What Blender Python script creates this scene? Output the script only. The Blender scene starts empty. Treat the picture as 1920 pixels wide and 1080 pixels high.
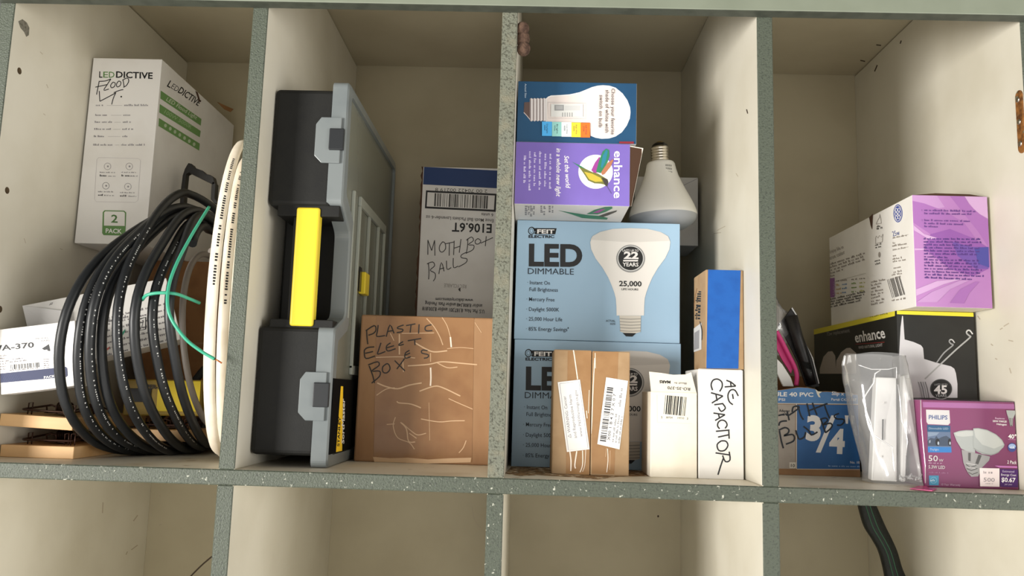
import bpy, bmesh, math, random
from mathutils import Vector as V, Matrix, Quaternion, noise
random.seed(7)
sc = bpy.context.scene
col = sc.collection

# ------------------------------------------------------------------ camera
CAM = V((0.64174, -0.9058, 0.09218))
F_PX, PITCH, YAW, ROLL = 1499.04, 0.13236, -0.02258, 0.02925
cp, sp, cy_, sy_ = math.cos(PITCH), math.sin(PITCH), math.cos(YAW), math.sin(YAW)
FWD = V((sy_ * cp, cy_ * cp, sp))
_r = V((cy_, -sy_, 0.0))
_u = _r.cross(FWD)
RIGHT = _r * math.cos(ROLL) + _u * math.sin(ROLL)
UP = RIGHT.cross(FWD)
cd = bpy.data.cameras.new('camera')
cd.sensor_width = 36.0
cd.sensor_fit = 'HORIZONTAL'
cd.lens = F_PX * 36.0 / 1920.0
cd.clip_start = 0.02
cam = bpy.data.objects.new('camera', cd)
col.objects.link(cam)
mw = Matrix.Identity(4)
for i in range(3):
    mw[i][0], mw[i][1], mw[i][2], mw[i][3] = RIGHT[i], UP[i], -FWD[i], CAM[i]
cam.matrix_world = mw
sc.camera = cam

# ------------------------------------------------------------------ world, lights, exposure
w = bpy.data.worlds.new('garage_ambient')
sc.world = w
w.use_nodes = True
wn = w.node_tree
bg = wn.nodes['Background']
bg.inputs[0].default_value = (1.0, 0.97, 0.92, 1)
# bright floor below the horizon, dim garage ceiling above it
_tc = wn.nodes.new('ShaderNodeTexCoord')
_sx = wn.nodes.new('ShaderNodeSeparateXYZ')
wn.links.new(_tc.outputs['Generated'], _sx.inputs[0])
_mr = wn.nodes.new('ShaderNodeMapRange')
_mr.inputs[1].default_value, _mr.inputs[2].default_value = -0.25, 0.35
_mr.inputs[3].default_value, _mr.inputs[4].default_value = 1.3, 0.17
wn.links.new(_sx.outputs[2], _mr.inputs[0])
wn.links.new(_mr.outputs[0], bg.inputs[1])

def area(name, loc, aim, sx, sy, power, colr):
    l = bpy.data.lights.new(name, 'AREA')
    l.shape = 'RECTANGLE'
    l.size, l.size_y = sx, sy
    l.energy = power
    l.color = colr
    o = bpy.data.objects.new(name, l)
    col.objects.link(o)
    o.location = loc
    d = V(aim) - V(loc)
    o.rotation_euler = d.to_track_quat('-Z', 'Y').to_euler()
    return o

area('open_door_daylight', (-2.0, -2.45, -0.08), (0.75, 0.1, 0.22), 1.0, 1.0, 156, (1.0, 0.97, 0.92))
area('right_fill_light', (3.3, -1.75, 0.0), (0.5, 0.1, 0.2), 1.4, 1.2, 40, (1.0, 0.97, 0.92))  # unseen fill added at the right to brighten the left-hand bay walls
sc.view_settings.view_transform = 'Standard'
sc.view_settings.look = 'None'
sc.view_settings.gamma = 1.0
sc.view_settings.use_curve_mapping = False
sc.view_settings.exposure = 0.12

# ------------------------------------------------------------------ helpers
def lin(c):
    c = c / 255.0
    return c / 12.92 if c <= 0.04045 else ((c + 0.055) / 1.055) ** 2.4

def rgb(r, g, b):
    return (lin(r), lin(g), lin(b), 1.0)

MATS = {}

def mat(name, c, rough=0.6, metal=0.0, c2=None, scale=40.0, lo=0.45, hi=0.65, bump=0.0, bscale=200.0,
        trans=0.0, ior=1.45, spec=0.5, detail=4.0, stretch=None, c3=None, scale3=60.0, lo3=0.62, hi3=0.66):
    m = bpy.data.materials.new(name)
    m.use_nodes = True
    nt = m.node_tree
    N, L = nt.nodes, nt.links
    p = N['Principled BSDF']
    p.inputs['Base Color'].default_value = rgb(*c)
    p.inputs['Roughness'].default_value = rough
    p.inputs['Metallic'].default_value = metal
    p.inputs['Transmission Weight'].default_value = trans
    p.inputs['IOR'].default_value = ior
    p.inputs['Specular IOR Level'].default_value = spec
    tc = N.new('ShaderNodeTexCoord')
    src = tc.outputs['Object']
    if stretch:
        mp = N.new('ShaderNodeMapping')
        mp.inputs['Scale'].default_value = stretch
        L.new(src, mp.inputs[0])
        src = mp.outputs[0]
    last = None

    def layer(prev, c2, scale, lo, hi):
        nz = N.new('ShaderNodeTexNoise')
        nz.inputs['Scale'].default_value = scale
        nz.inputs['Detail'].default_value = detail
        L.new(src, nz.inputs['Vector'])
        mr = N.new('ShaderNodeMapRange')
        mr.inputs[1].default_value = lo
        mr.inputs[2].default_value = hi
        L.new(nz.outputs[0], mr.inputs[0])
        mx = N.new('ShaderNodeMix')
        mx.data_type = 'RGBA'
        mx.inputs[7].default_value = rgb(*c2)
        if prev is None:
            mx.inputs[6].default_value = rgb(*c)
        else:
            L.new(prev, mx.inputs[6])
        L.new(mr.outputs[0], mx.inputs[0])
        return mx.outputs[2]
    if c2:
        last = layer(last, c2, scale, lo, hi)
    if c3:
        last = layer(last, c3, scale3, lo3, hi3)
    if last:
        L.new(last, p.inputs['Base Color'])
    if bump:
        nb = N.new('ShaderNodeTexNoise')
        nb.inputs['Scale'].default_value = bscale
        nb.inputs['Detail'].default_value = 3
        L.new(src, nb.inputs['Vector'])
        b = N.new('ShaderNodeBump')
        b.inputs['Strength'].default_value = bump
        b.inputs['Distance'].default_value = 0.002
        L.new(nb.outputs[0], b.inputs['Height'])
        L.new(b.outputs[0], p.inputs['Normal'])
    MATS[name] = m
    return m

def film(name, c, fac_t, gloss_rough=0.12, body=0.08, tint=(255, 255, 255)):
    """thin clear plastic: mostly see-through, a little milky body, fresnel gloss"""
    m = bpy.data.materials.new(name)
    m.use_nodes = True
    nt = m.node_tree
    N, L = nt.nodes, nt.links
    N.remove(N['Principled BSDF'])
    out = N['Material Output']
    t = N.new('ShaderNodeBsdfTransparent')
    t.inputs[0].default_value = rgb(*tint)
    d = N.new('ShaderNodeBsdfDiffuse')
    d.inputs[0].default_value = rgb(*c)
    g = N.new('ShaderNodeBsdfGlossy')
    g.inputs[1].default_value = gloss_rough
    m1 = N.new('ShaderNodeMixShader')
    m1.inputs[0].default_value = body
    L.new(t.outputs[0], m1.inputs[1])
    L.new(d.outputs[0], m1.inputs[2])
    lw = N.new('ShaderNodeLayerWeight')
    lw.inputs[0].default_value = 0.25
    mr = N.new('ShaderNodeMapRange')
    mr.inputs[3].default_value = fac_t
    mr.inputs[4].default_value = 0.7
    L.new(lw.outputs[0], mr.inputs[0])
    m2 = N.new('ShaderNodeMixShader')
    L.new(mr.outputs[0], m2.inputs[0])
    L.new(m1.outputs[0], m2.inputs[1])
    L.new(g.outputs[0], m2.inputs[2])
    L.new(m2.outputs[0], out.inputs[0])
    MATS[name] = m
    return m

def ink(r, g, b, rough=0.55):
    k = 'print_%d_%d_%d' % (r, g, b)
    if k not in MATS:
        mat(k, (r, g, b), rough)
    return k

def ray(px, py):
    return FWD + RIGHT * ((px - 960) / F_PX) - UP * ((py - 540) / F_PX)

def atY(px, py, y):
    d = ray(px, py)
    return CAM + d * ((y - CAM.y) / d.y)

def atX(px, py, x):
    d = ray(px, py)
    return CAM + d * ((x - CAM.x) / d.x)

def atZ(px, py, z):
    d = ray(px, py)
    return CAM + d * ((z - CAM.z) / d.z)

def catmull(pts, n=6, closed=True):
    pts = [V(p) for p in pts]
    out = []
    m = len(pts)
    rng = range(m) if closed else range(m - 1)
    for i in rng:
        if closed:
            p0, p1, p2, p3 = pts[i - 1], pts[i], pts[(i + 1) % m], pts[(i + 2) % m]
        else:
            p0, p1, p2, p3 = pts[max(i - 1, 0)], pts[i], pts[i + 1], pts[min(i + 2, m - 1)]
        for k in range(n):
            t = k / n
            out.append(0.5 * ((2 * p1) + (p2 - p0) * t + (2 * p0 - 5 * p1 + 4 * p2 - p3) * t * t + (3 * p1 - p0 - 3 * p2 + p3) * t ** 3))
    if not closed:
        out.append(pts[-1])
    return out

class MB:
    """collects world-space polygons and links them as one mesh object"""
    def __init__(s):
        s.v, s.f, s.m, s.sm = [], [], [], []

    def poly(s, pts, m, smooth=False):
        b = len(s.v)
        s.v += [V(p) for p in pts]
        s.f.append(tuple(range(b, b + len(pts))))
        s.m.append(m)
        s.sm.append(smooth)

    def faces(s, verts, faces, m, smooth=False):
        b = len(s.v)
        s.v += [V(p) for p in verts]
        for f in faces:
            s.f.append(tuple(b + i for i in f))
            s.m.append(m)
            s.sm.append(smooth)

    def box(s, x0, x1, y0, y1, z0, z1, m, bev=0.0, fm=None, tf=None, seg=2):
        """fm: {'front':mat,...}; tf: Matrix applied afterwards"""
        bm = bmesh.new()
        bmesh.ops.create_cube(bm, size=1.0)
        for v in bm.verts:
            v.co = V(((x0 + x1) / 2 + v.co.x * (x1 - x0), (y0 + y1) / 2 + v.co.y * (y1 - y0), (z0 + z1) / 2 + v.co.z * (z1 - z0)))
        if bev > 0:
            bmesh.ops.bevel(bm, geom=list(bm.edges), offset=bev, segments=seg, profile=0.5, affect='EDGES')
        bm.normal_update()
        bm.verts.ensure_lookup_table()
        b = len(s.v)
        for v in bm.verts:
            s.v.append(tf @ v.co if tf else v.co.copy())
        for f in bm.faces:
            n = f.normal
            mm = m
            if fm:
                key = None
                if n.y < -0.7: key = 'front'
                elif n.y > 0.7: key = 'back'
                elif n.x < -0.7: key = 'left'
                elif n.x > 0.7: key = 'right'
                elif n.z > 0.7: key = 'top'
                elif n.z < -0.7: key = 'bottom'
                mm = fm.get(key, m)
            s.f.append(tuple(b + v.index for v in f.verts))
            s.m.append(mm)
            s.sm.append(False)
        bm.free()

    def prism(s, outline, off, m, msides=None, bev=0.0, holes=None):
        """outline: list of 3D points (planar), extruded by vector off"""
        bm = bmesh.new()
        vs = [bm.verts.new(V(p)) for p in outline]
        f = bm.faces.new(vs)
        r = bmesh.ops.extrude_face_region(bm, geom=[f])
        for e in r['geom']:
            if isinstance(e, bmesh.types.BMVert):
                e.co += V(off)
        bmesh.ops.recalc_face_normals(bm, faces=bm.faces)
        if bev:
            bmesh.ops.bevel(bm, geom=list(bm.edges), offset=bev, segments=2, profile=0.5, affect='EDGES')
        bm.verts.ensure_lookup_table()
        bm.verts.index_update()
        b = len(s.v)
        s.v += [v.co.copy() for v in bm.verts]
        d = V(off).normalized()
        for f in bm.faces:
            f.normal_update()
            s.f.append(tuple(b + v.index for v in f.verts))
            s.m.append(m if (not msides or abs(f.normal.dot(d)) > 0.8) else msides)
            s.sm.append(False)
        bm.free()

    def tube(s, path, r, m, n=10, closed=False, flat=None, caps=True):
        """flat=(vector, factor): cross-section squashed along vector"""
        P = [V(p) for p in path]
        k = len(P)
        b = len(s.v)
        T = []
        for i in range(k):
            a = P[i - 1] if (i > 0 or closed) else P[i]
            c = P[(i + 1) % k] if (i < k - 1 or closed) else P[i]
            T.append((c - a).normalized())
        nrm = T[0].orthogonal().normalized()
        for i in range(k):
            nrm = (nrm - T[i] * nrm.dot(T[i]))
            nrm = nrm.normalized() if nrm.length > 1e-6 else T[i].orthogonal().normalized()
            bi = T[i].cross(nrm)
            rr = r(i / (k - 1)) if callable(r) else r
            for j in range(n):
                a = 2 * math.pi * j / n
                o = nrm * math.cos(a) * rr + bi * math.sin(a) * rr
                if flat:
                    fv = V(flat[0])
                    fv = (fv - T[i] * fv.dot(T[i])).normalized()
                    o = o + fv * (o.dot(fv) * (flat[1] - 1))
                s.v.append(P[i] + o)
        for i in range(k if closed else k - 1):
            for j in range(n):
                s.f.append((b + i * n + j, b + i * n + (j + 1) % n, b + ((i + 1) % k) * n + (j + 1) % n, b + ((i + 1) % k) * n + j))
                s.m.append(m)
                s.sm.append(True)
        if not closed and caps:
            s.f.append(tuple(b + j for j in range(n))[::-1])
            s.f.append(tuple(b + (k - 1) * n + j for j in range(n)))
            s.m += [m, m]
            s.sm += [False, False]

    def lathe(s, prof, m, base, axis=V((0, 0, 1)), n=40, capb=True, capt=True):
        axis = V(axis).normalized()
        e1 = axis.orthogonal().normalized()
        e2 = axis.cross(e1)
        b = len(s.v)
        for (r, h) in prof:
            for j in range(n):
                a = 2 * math.pi * j / n
                s.v.append(V(base) + axis * h + (e1 * math.cos(a) + e2 * math.sin(a)) * r)
        for i in range(len(prof) - 1):
            for j in range(n):
                s.f.append((b + i * n + j, b + i * n + (j + 1) % n, b + (i + 1) * n + (j + 1) % n, b + (i + 1) * n + j))
                s.m.append(m)
                s.sm.append(True)
        if capb:
            s.f.append(tuple(b + j for j in range(n))[::-1]); s.m.append(m); s.sm.append(False)
        if capt:
            s.f.append(tuple(b + (len(prof) - 1) * n + j for j in range(n))); s.m.append(m); s.sm.append(False)

    def build(s, name, parent=None, origin=None):
        me = bpy.data.meshes.new(name)
        o0 = V(origin) if origin is not None else V((0, 0, 0))
        if parent is not None:
            o0 = PLOC[parent.name]
        me.from_pydata([tuple(v - o0) for v in s.v], [], s.f)
        names = []
        for k in s.m:
            if k not in names:
                names.append(k)
        for k in names:
            me.materials.append(MATS[k])
        idx = {k: i for i, k in enumerate(names)}
        me.polygons.foreach_set('material_index', [idx[k] for k in s.m])
        me.polygons.foreach_set('use_smooth', s.sm)
        me.update()
        o = bpy.data.objects.new(name, me)
        col.objects.link(o)
        if parent is not None:
            o.parent = parent
        else:
            o.location = o0
        PLOC[o.name] = o0
        return o

PLOC = {}

def tag(o, label, cat, group=None, kind=None):
    if label: o['label'] = label
    if cat: o['category'] = cat
    if group: o['group'] = group
    if kind: o['kind'] = kind
    return o

def thing(name, label, cat, loc, group=None):
    o = bpy.data.objects.new(name, None)
    o.empty_display_size = 0.02
    col.objects.link(o)
    o.location = loc
    PLOC[o.name] = V(loc)
    return tag(o, label, cat, group)

# ------------------------------------------------------------------ printed matter
_tcache = {}

def text_polys(s, bold=0.0, shear=0.0):
    k = (s, bold, shear)
    if k not in _tcache:
        cu = bpy.data.curves.new('lettering', 'FONT')
        cu.body = s
        cu.size = 1.0
        cu.offset = bold
        cu.shear = shear
        cu.resolution_u = 5 if bold >= .03 else 2
        cu.fill_mode = 'FRONT'
        o = bpy.data.objects.new('lettering', cu)
        col.objects.link(o)
        dg = bpy.context.evaluated_depsgraph_get()
        ev = o.evaluated_get(dg)
        me = ev.to_mesh()
        vs = [v.co.copy() for v in me.vertices]
        fs = [tuple(p.vertices) for p in me.polygons]
        ev.to_mesh_clear()
        bpy.data.objects.remove(o)
        bpy.data.curves.remove(cu)
        if vs:
            x0 = min(v.x for v in vs); x1 = max(v.x for v in vs)
        else:
            x0, x1 = 0, 1
        _tcache[k] = (vs, fs, x0, max(x1 - x0, 1e-4))
    return _tcache[k]

CAPH = 0.729

class Face:
    """a planar face in the world: origin, unit u, unit v, outward normal, width, height"""
    def __init__(s, o, u, v, wd, ht):
        s.o, s.u, s.v = V(o), V(u).normalized(), V(v).normalized()
        s.n = s.u.cross(s.v)
        s.w, s.h = wd, ht

    def uv(s, px, py):
        d = ray(px, py)
        t = (s.o - CAM).dot(s.n) / d.dot(s.n)
        q = CAM + d * t - s.o
        return (q.dot(s.u), q.dot(s.v))

class Print:
    """lays ink on a face; coordinates come from a crop (x0, y0, scale) of the photograph"""
    EPS = 0.00012
    def __init__(s, mb, face, crop=(0, 0, 1), read=None, clip=True):
        s.mb, s.f, s.c = mb, face, crop
        s.read = read or face
        s.off = s.EPS
        s.hold = False
        s.clip = clip

    def q(s, p):
        x, y = s.c[0] + p[0] / s.c[2], s.c[1] + p[1] / s.c[2]
        u, v = s.read.uv(x, y)
        if s.clip:
            u = min(max(u, 0.0003), s.f.w - 0.0003)
            v = min(max(v, 0.0003), s.f.h - 0.0003)
        return (u, v)

    def lift(s):
        if not s.hold:
            s.off += 2e-6

    def P(s, uv):
        return s.f.o + s.f.u * uv[0] + s.f.v * uv[1] + s.f.n * s.off

    def up(s, k=1):
        s.off += s.EPS * k
        return s

    def poly(s, pts, m, smooth=0):
        if smooth:
            pts = catmull([(p[0], p[1], 0) for p in pts], smooth)
        uv = [s.q(p) for p in pts]
        clean = []
        for a in uv:
            if not clean or (abs(a[0] - clean[-1][0]) + abs(a[1] - clean[-1][1])) > 2e-5:
                clean.append(a)
        if len(clean) < 3:
            return
        A = sum(clean[i - 1][0] * clean[i][1] - clean[i][0] * clean[i - 1][1] for i in range(len(clean)))
        if A < 0:
            clean.reverse()
        s.lift()
        s.mb.poly([s.P(a) for a in clean], m)

    def rect(s, x0, y0, x1, y1, m):
        s.poly([(x0, y0), (x1, y0), (x1, y1), (x0, y1)], m)

    def ell(s, cx, cy, rx, ry, m, n=28):
        s.poly([(cx + rx * math.cos(2 * math.pi * i / n), cy + ry * math.sin(2 * math.pi * i / n)) for i in range(n)], m)

    def ring(s, cx, cy, rx, ry, wd, m, n=28):
        s.line([(cx + rx * math.cos(2 * math.pi * i / n), cy + ry * math.sin(2 * math.pi * i / n)) for i in range(n + 1)], wd, m)

    def line(s, pts, wd, m, smooth=0):
        """ribbon of width wd (crop px)"""
        if smooth:
            pts = [(p.x, p.y) for p in catmull([(p[0], p[1], 0) for p in pts], smooth, False)]
        P = [V((p[0], p[1])) for p in pts]
        k = len(P)
        if k < 2:
            return
        Lf, Rt = [], []
        for i in range(k):
            a = P[max(i - 1, 0)]; c = P[min(i + 1, k - 1)]
            t = (c - a)
            t = t.normalized() if t.length > 1e-9 else V((1, 0))
            nn = V((-t.y, t.x)) * wd / 2
            Lf.append(P[i] + nn); Rt.append(P[i] - nn)
        s.lift()
        vs = [s.P(s.q(p)) for p in Lf] + [s.P(s.q(p)) for p in Rt]
        fs = [(i, i + 1, k + i + 1, k + i) for i in range(k - 1)]
        # orient towards the normal
        a, b, c = vs[fs[0][0]], vs[fs[0][1]], vs[fs[0][2]]
        if (b - a).cross(c - b).dot(s.f.n) < 0:
            fs = [f[::-1] for f in fs]
        s.mb.faces(vs, fs, m)

    def text(s, t, p0, p1, h, m, bold=0.0, shear=0.0):
        """left and right ends of the baseline and cap height, in crop px"""
        vs, fs, x0, wd = text_polys(t, bold, shear)
        a = s.q(p0); b = s.q(p1)
        d = V((p1[0] - p0[0], p1[1] - p0[1]))
        upv = V((d.y, -d.x)).normalized() * h
        sv = s.clip
        s.clip = False
        a = s.q(p0); b = s.q(p1)
        c = s.q((p0[0] + upv.x, p0[1] + upv.y))
        s.clip = sv
        ex = ((b[0] - a[0]) / wd, (b[1] - a[1]) / wd)
        ey = ((c[0] - a[0]) / CAPH, (c[1] - a[1]) / CAPH)
        s.lift()
        out = []
        for v in vs:
            x = v.x - x0
            u_, v_ = a[0] + ex[0] * x + ey[0] * v.y, a[1] + ex[1] * x + ey[1] * v.y
            if s.clip:
                u_ = min(max(u_, 0.0002), s.f.w - 0.0002); v_ = min(max(v_, 0.0002), s.f.h - 0.0002)
            out.append(s.P((u_, v_)))
        if ex[0] * ey[1] - ex[1] * ey[0] < 0:
            fs = [f[::-1] for f in fs]
        s.mb.faces(out, fs, m)

    def small(s, p0, p1, h, m, seed=0):
        """a line of print too small to read: broken word-length strokes"""
        rnd = random.Random(seed * 977 + int(p0[0] * 3 + p0[1] * 7))
        d = V((p1[0] - p0[0], p1[1] - p0[1]))
        Ln = d.length
        d = d / Ln
        up = V((d.y, -d.x))
        x = 0.0
        s.lift()
        s.hold = True
        while x < Ln - h:
            wl = min(h * rnd.uniform(0.5, 1.1), Ln - x)
            k = rnd.randint(2, 6)
            for i in range(k):
                if x + wl > Ln: break
                hh = h * rnd.choice([0.6, 0.65, 0.7, 1.0])
                a = V(p0) + d * x
                b = a + d * wl * rnd.uniform(.45, .75)
                s.poly([a, b, b + up * hh, a + up * hh], m)
                x += wl * 0.85
            x += h * 0.7
        s.hold = False

    def bars(s, p0, p1, h, m, seed=1, n=34):
        """barcode: p0->p1 along the row of bars, h tall (crop px)"""
        rnd = random.Random(seed)
        d = V((p1[0] - p0[0], p1[1] - p0[1]))
        Ln = d.length
        d = d / Ln
        up = V((d.y, -d.x)) * h
        ws = [rnd.choice([1, 1, 2, 3]) for _ in range(2 * n)]
        tot = sum(ws)
        x = 0
        s.lift()
        s.hold = True
        for i, wv in enumerate(ws):
            l = wv / tot * Ln
            if i % 2 == 0:
                a = V(p0) + d * x
                b = V(p0) + d * (x + l)
                s.poly([a, b, b + up, a + up], m)
            x += l
        s.hold = False

def box_faces(x0, x1, y0, y1, z0, z1):
    return {'front': Face((x0, y0, z0), (1, 0, 0), (0, 0, 1), x1 - x0, z1 - z0),
            'left': Face((x0, y1, z0), (0, -1, 0), (0, 0, 1), y1 - y0, z1 - z0),
            'right': Face((x1, y0, z0), (0, 1, 0), (0, 0, 1), y1 - y0, z1 - z0),
            'bottom': Face((x0, y1, z0), (1, 0, 0), (0, -1, 0), x1 - x0, y1 - y0)}

# ------------------------------------------------------------------ materials
mat('tan_panel', (184, 175, 150), 0.5, c2=(173, 163, 138), scale=8, lo=.42, hi=.72, bump=.04, bscale=60)
mat('cream_melamine', (212, 207, 192), 0.42, c2=(202, 196, 179), scale=9, lo=.42, hi=.72, bump=.04, bscale=60)
mat('cream_shelf', (222, 214, 196), 0.45, c2=(196, 182, 156), scale=14, lo=.5, hi=.75, bump=.06, bscale=80, c3=(160, 140, 110), scale3=35, lo3=.66, hi3=.74)
mat('green_paint', (76, 82, 70), 0.5, c2=(57, 62, 53), scale=380, lo=.52, hi=.68, bump=.45, bscale=520, detail=3)
mat('green_paint_chipped', (76, 82, 70), 0.5, c2=(57, 62, 53), scale=380, lo=.52, hi=.68, bump=.45, bscale=520, detail=3, c3=(180, 180, 165), scale3=210, lo3=.66, hi3=.73)
mat('green_paint_worn', (108, 110, 96), 0.55, c2=(70, 70, 58), scale=360, lo=.5, hi=.64, bump=.6, bscale=520, c3=(118, 115, 97), scale3=60, lo3=.5, hi3=.7)
mat('green_rail', (122, 128, 112), 0.5, c2=(116, 122, 106), scale=20, lo=.4, hi=.7, bump=.05, bscale=90)
mat('green_rail_shaded', (70, 74, 64), 0.6, c2=(60, 64, 55), scale=60)  # rail underside: the shade beneath it is put into a darker paint colour
mat('raw_hole', (84, 68, 46), 0.9)
mat('scuff_grey', (120, 116, 104), 0.7, c2=(90, 86, 76), scale=300)
mat('speck_dark', (60, 46, 34), 0.8)
mat('faint_mark', (176, 165, 145), 0.7)
mat('shelf_dirt', (150, 118, 78), 0.9, c2=(98, 74, 46), scale=160, lo=.4, hi=.6, bump=.9, bscale=300, c3=(214, 200, 172), scale3=120, lo3=.55, hi3=.65)
mat('mud', (92, 70, 56), 0.95, c2=(62, 44, 34), scale=160, lo=.4, hi=.65, bump=1.0, bscale=350)
mat('rust', (150, 100, 50), 0.6, metal=.3, c2=(96, 60, 30), scale=120, lo=.42, hi=.62, c3=(112, 120, 100), scale3=70, lo3=.6, hi3=.68, bump=.5, bscale=300)
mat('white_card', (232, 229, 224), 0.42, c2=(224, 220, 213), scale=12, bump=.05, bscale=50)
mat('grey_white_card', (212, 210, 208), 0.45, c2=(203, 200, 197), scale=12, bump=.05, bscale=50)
mat('ivory_card', (236, 229, 212), 0.5, c2=(226, 217, 198), scale=20, bump=.05, bscale=60)
mat('kraft', (158, 121, 86), 0.75, c2=(147, 109, 75), scale=30, lo=.4, hi=.7, bump=.12, bscale=120, stretch=(1, 1, .3))
mat('kraft_dark', (148, 106, 66), 0.8, c2=(132, 92, 56), scale=30, bump=.12, bscale=120)
mat('kraft_small', (166, 137, 102), 0.72, c2=(156, 126, 91), scale=40, bump=.1, bscale=120)
mat('dark_inside', (70, 46, 30), 0.85)
mat('clear_tape', (150, 111, 75), 0.18, c2=(140, 101, 67), scale=26, bump=.25, bscale=26)
mat('tape_small', (156, 119, 80), 0.2, c2=(147, 110, 72), scale=40, bump=.25, bscale=60)
mat('tape_crease_glint', (236, 222, 204), 0.15)  # crease strips: stress-whitened tape with its highlights painted into the pale colour
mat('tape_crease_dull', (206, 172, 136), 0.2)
mat('led_blue', (160, 190, 214), 0.35, c2=(153, 184, 208), scale=6)
mat('enhance_blue', (38, 78, 112), 0.35, c2=(33, 70, 102), scale=10)
mat('enhance_purple', (122, 103, 180), 0.38, c2=(115, 96, 171), scale=12)
mat('black_card', (38, 38, 36), 0.35, c2=(33, 33, 32), scale=30)
mat('yellow_card', (226, 212, 60), 0.4)
mat('lilac_card', (176, 124, 180), 0.35, c2=(166, 114, 172), scale=8)
mat('magenta_card', (146, 58, 112), 0.32, c2=(138, 52, 105), scale=10)
mat('magenta_edge', (184, 112, 172), 0.32)
mat('pvc_blue', (46, 100, 160), 0.5, c2=(41, 93, 152), scale=30, bump=.08, bscale=90)
mat('pvc_light', (82, 130, 182), 0.5, c2=(73, 120, 173), scale=40)
mat('pvc_grey', (176, 166, 156), 0.6, c2=(166, 156, 146), scale=40)
mat('painter_tape', (25, 92, 174), 0.55, c2=(21, 85, 165), scale=60, bump=.1, bscale=200)
mat('black_plastic', (25, 25, 23), 0.6, c2=(22, 22, 21), scale=50, bump=.06, bscale=600, spec=.3)
mat('black_deep', (22, 22, 21), 0.5)
mat('yellow_plastic', (226, 200, 50), 0.35)
mat('catch_plastic', (38, 40, 42), 0.4, spec=.35)
mat('black_print', (10, 10, 10), 0.8, spec=.1)
mat('black_rubber', (24, 26, 28), 0.42, c2=(20, 22, 24), scale=60)
mat('white_vinyl', (232, 222, 204), 0.42, c2=(222, 210, 190), scale=40)
mat('grey_vinyl', (128, 120, 112), 0.45)
mat('green_vinyl', (60, 160, 128), 0.35)
mat('copper', (190, 110, 70), 0.3, metal=1.0)
mat('pine', (214, 176, 128), 0.6, c2=(196, 152, 100), scale=30, lo=.4, hi=.7, stretch=(.15, 1, 1), bump=.05)
mat('trap_wire', (64, 42, 32), 0.5, metal=.5)
mat('black_metal', (40, 38, 35), 0.45, metal=.2)
mat('bulb_white', (232, 231, 226), 0.35)
mat('bulb_lens', (170, 174, 180), 0.3)
mat('nickel', (205, 198, 186), 0.22, metal=1.0)
mat('brass', (190, 160, 90), 0.3, metal=1.0)
mat('black_glass', (20, 18, 17), 0.25)
mat('gold_pack', (150, 124, 46), 0.35, c2=(120, 96, 34), scale=25)
mat('pack_yellow', (206, 180, 30), 0.4)
mat('white_plastic', (238, 237, 234), 0.3)
mat('pink_plastic', (200, 50, 120), 0.35)
mat('blister_black', (30, 28, 28), 0.4, c2=(24, 22, 22), scale=80, bump=.3, bscale=120)
mat('strap_black', (26, 30, 28), 0.55, c2=(20, 24, 22), scale=200, bump=.3, bscale=500)
mat('strap_green', (52, 96, 72), 0.5)
mat('wire_brown', (70, 56, 44), 0.5)
film('lid_smoke', (158, 160, 146), .10, .22, body=.5, tint=(170, 174, 168))
mat('lid_rim', (132, 138, 138), 0.32, trans=.25, c2=(120, 127, 128), scale=14)
mat('lid_rib', (168, 172, 162), 0.3, trans=.2)
film('bag_film', (235, 235, 235), .07, .10, body=.17)
film('wrap_film', (235, 225, 235), .015, .12, body=.01)
film('bag_film_fold', (250, 250, 250), .3, .08, body=.55)
K = ink(24, 24, 26)
W = ink(234, 231, 228)
# ------------------------------------------------------------------ the built-in cubby shelf
DX = [-0.0016, 0.3083, 0.6094, 0.9124, 1.2215]
HT = 0.00925
DEP, ZR, ZC, TS = 0.4734, 0.5452, 0.6754, 0.0173
ZB = -0.47
cub = thing('storage_cubby', 'cream built-in cubby shelving with worn grey-green painted front edges', 'shelving', ((DX[0] + DX[4]) / 2, DEP / 2, ZB))

def plank(name, x0, x1, y0, y1, z0, z1, front, m='cream_melamine', extra=None):
    b = MB()
    b.box(x0, x1, y0, y1, z0, z1, m, bev=0.0012, fm={'front': front}, seg=1)
    if extra:
        extra(b)
    return b.build(name, cub)

b = MB(); b.box(DX[0] - .03, DX[4] + .03, DEP, DEP + .008, ZB - .01, ZC + .02, 'tan_panel')
p = Print(b, Face((DX[0] - .03, DEP, ZB), (1, 0, 0), (0, 0, 1), DX[4] - DX[0] + .06, 1.1))
p.line([(885, 950), (888, 968), (894, 982), (903, 991)], 1.6, 'faint_mark', 3)
p.ell(1234, 968, 1.8, 2.2, 'speck_dark', 10)
p.line([(298, 928), (301, 931)], 2, 'faint_mark')
p.line([(298, 985), (303, 983)], 2, 'faint_mark')
p.line([(1442, 955), (1445, 1090)], .8, 'faint_mark')
b.build('back_panel', cub)
plank('top_panel', DX[0] - .03, DX[4] + .03, 0.0, DEP, ZC, ZC + .0175, 'green_paint', 'tan_panel')
plank('floor_panel', DX[0] - .03, DX[4] + .03, 0.0, DEP, ZB - .0175, ZB, 'green_paint')

def shelf_extra(b):
    f = Face((DX[0], 0, 0), (1, 0, 0), (0, 1, 0), DX[4] - DX[0], DEP)
    p = Print(b, f)
    p.poly([(946, 888), (960, 874), (1010, 873), (1060, 876), (1150, 879), (1216, 884), (1220, 893), (1160, 894), (1120, 899), (1060, 894), (1010, 891), (975, 893)], 'shelf_dirt')
b = MB()
b.box(DX[0] - .03, DX[4] + .03, 0.0, DEP, -TS, 0.0, 'cream_shelf', bev=0.0012, fm={'front': 'green_paint_chipped', 'bottom': 'cream_melamine'}, seg=1)
shelf_extra(b)
b.build('shelf_board', cub)

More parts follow.
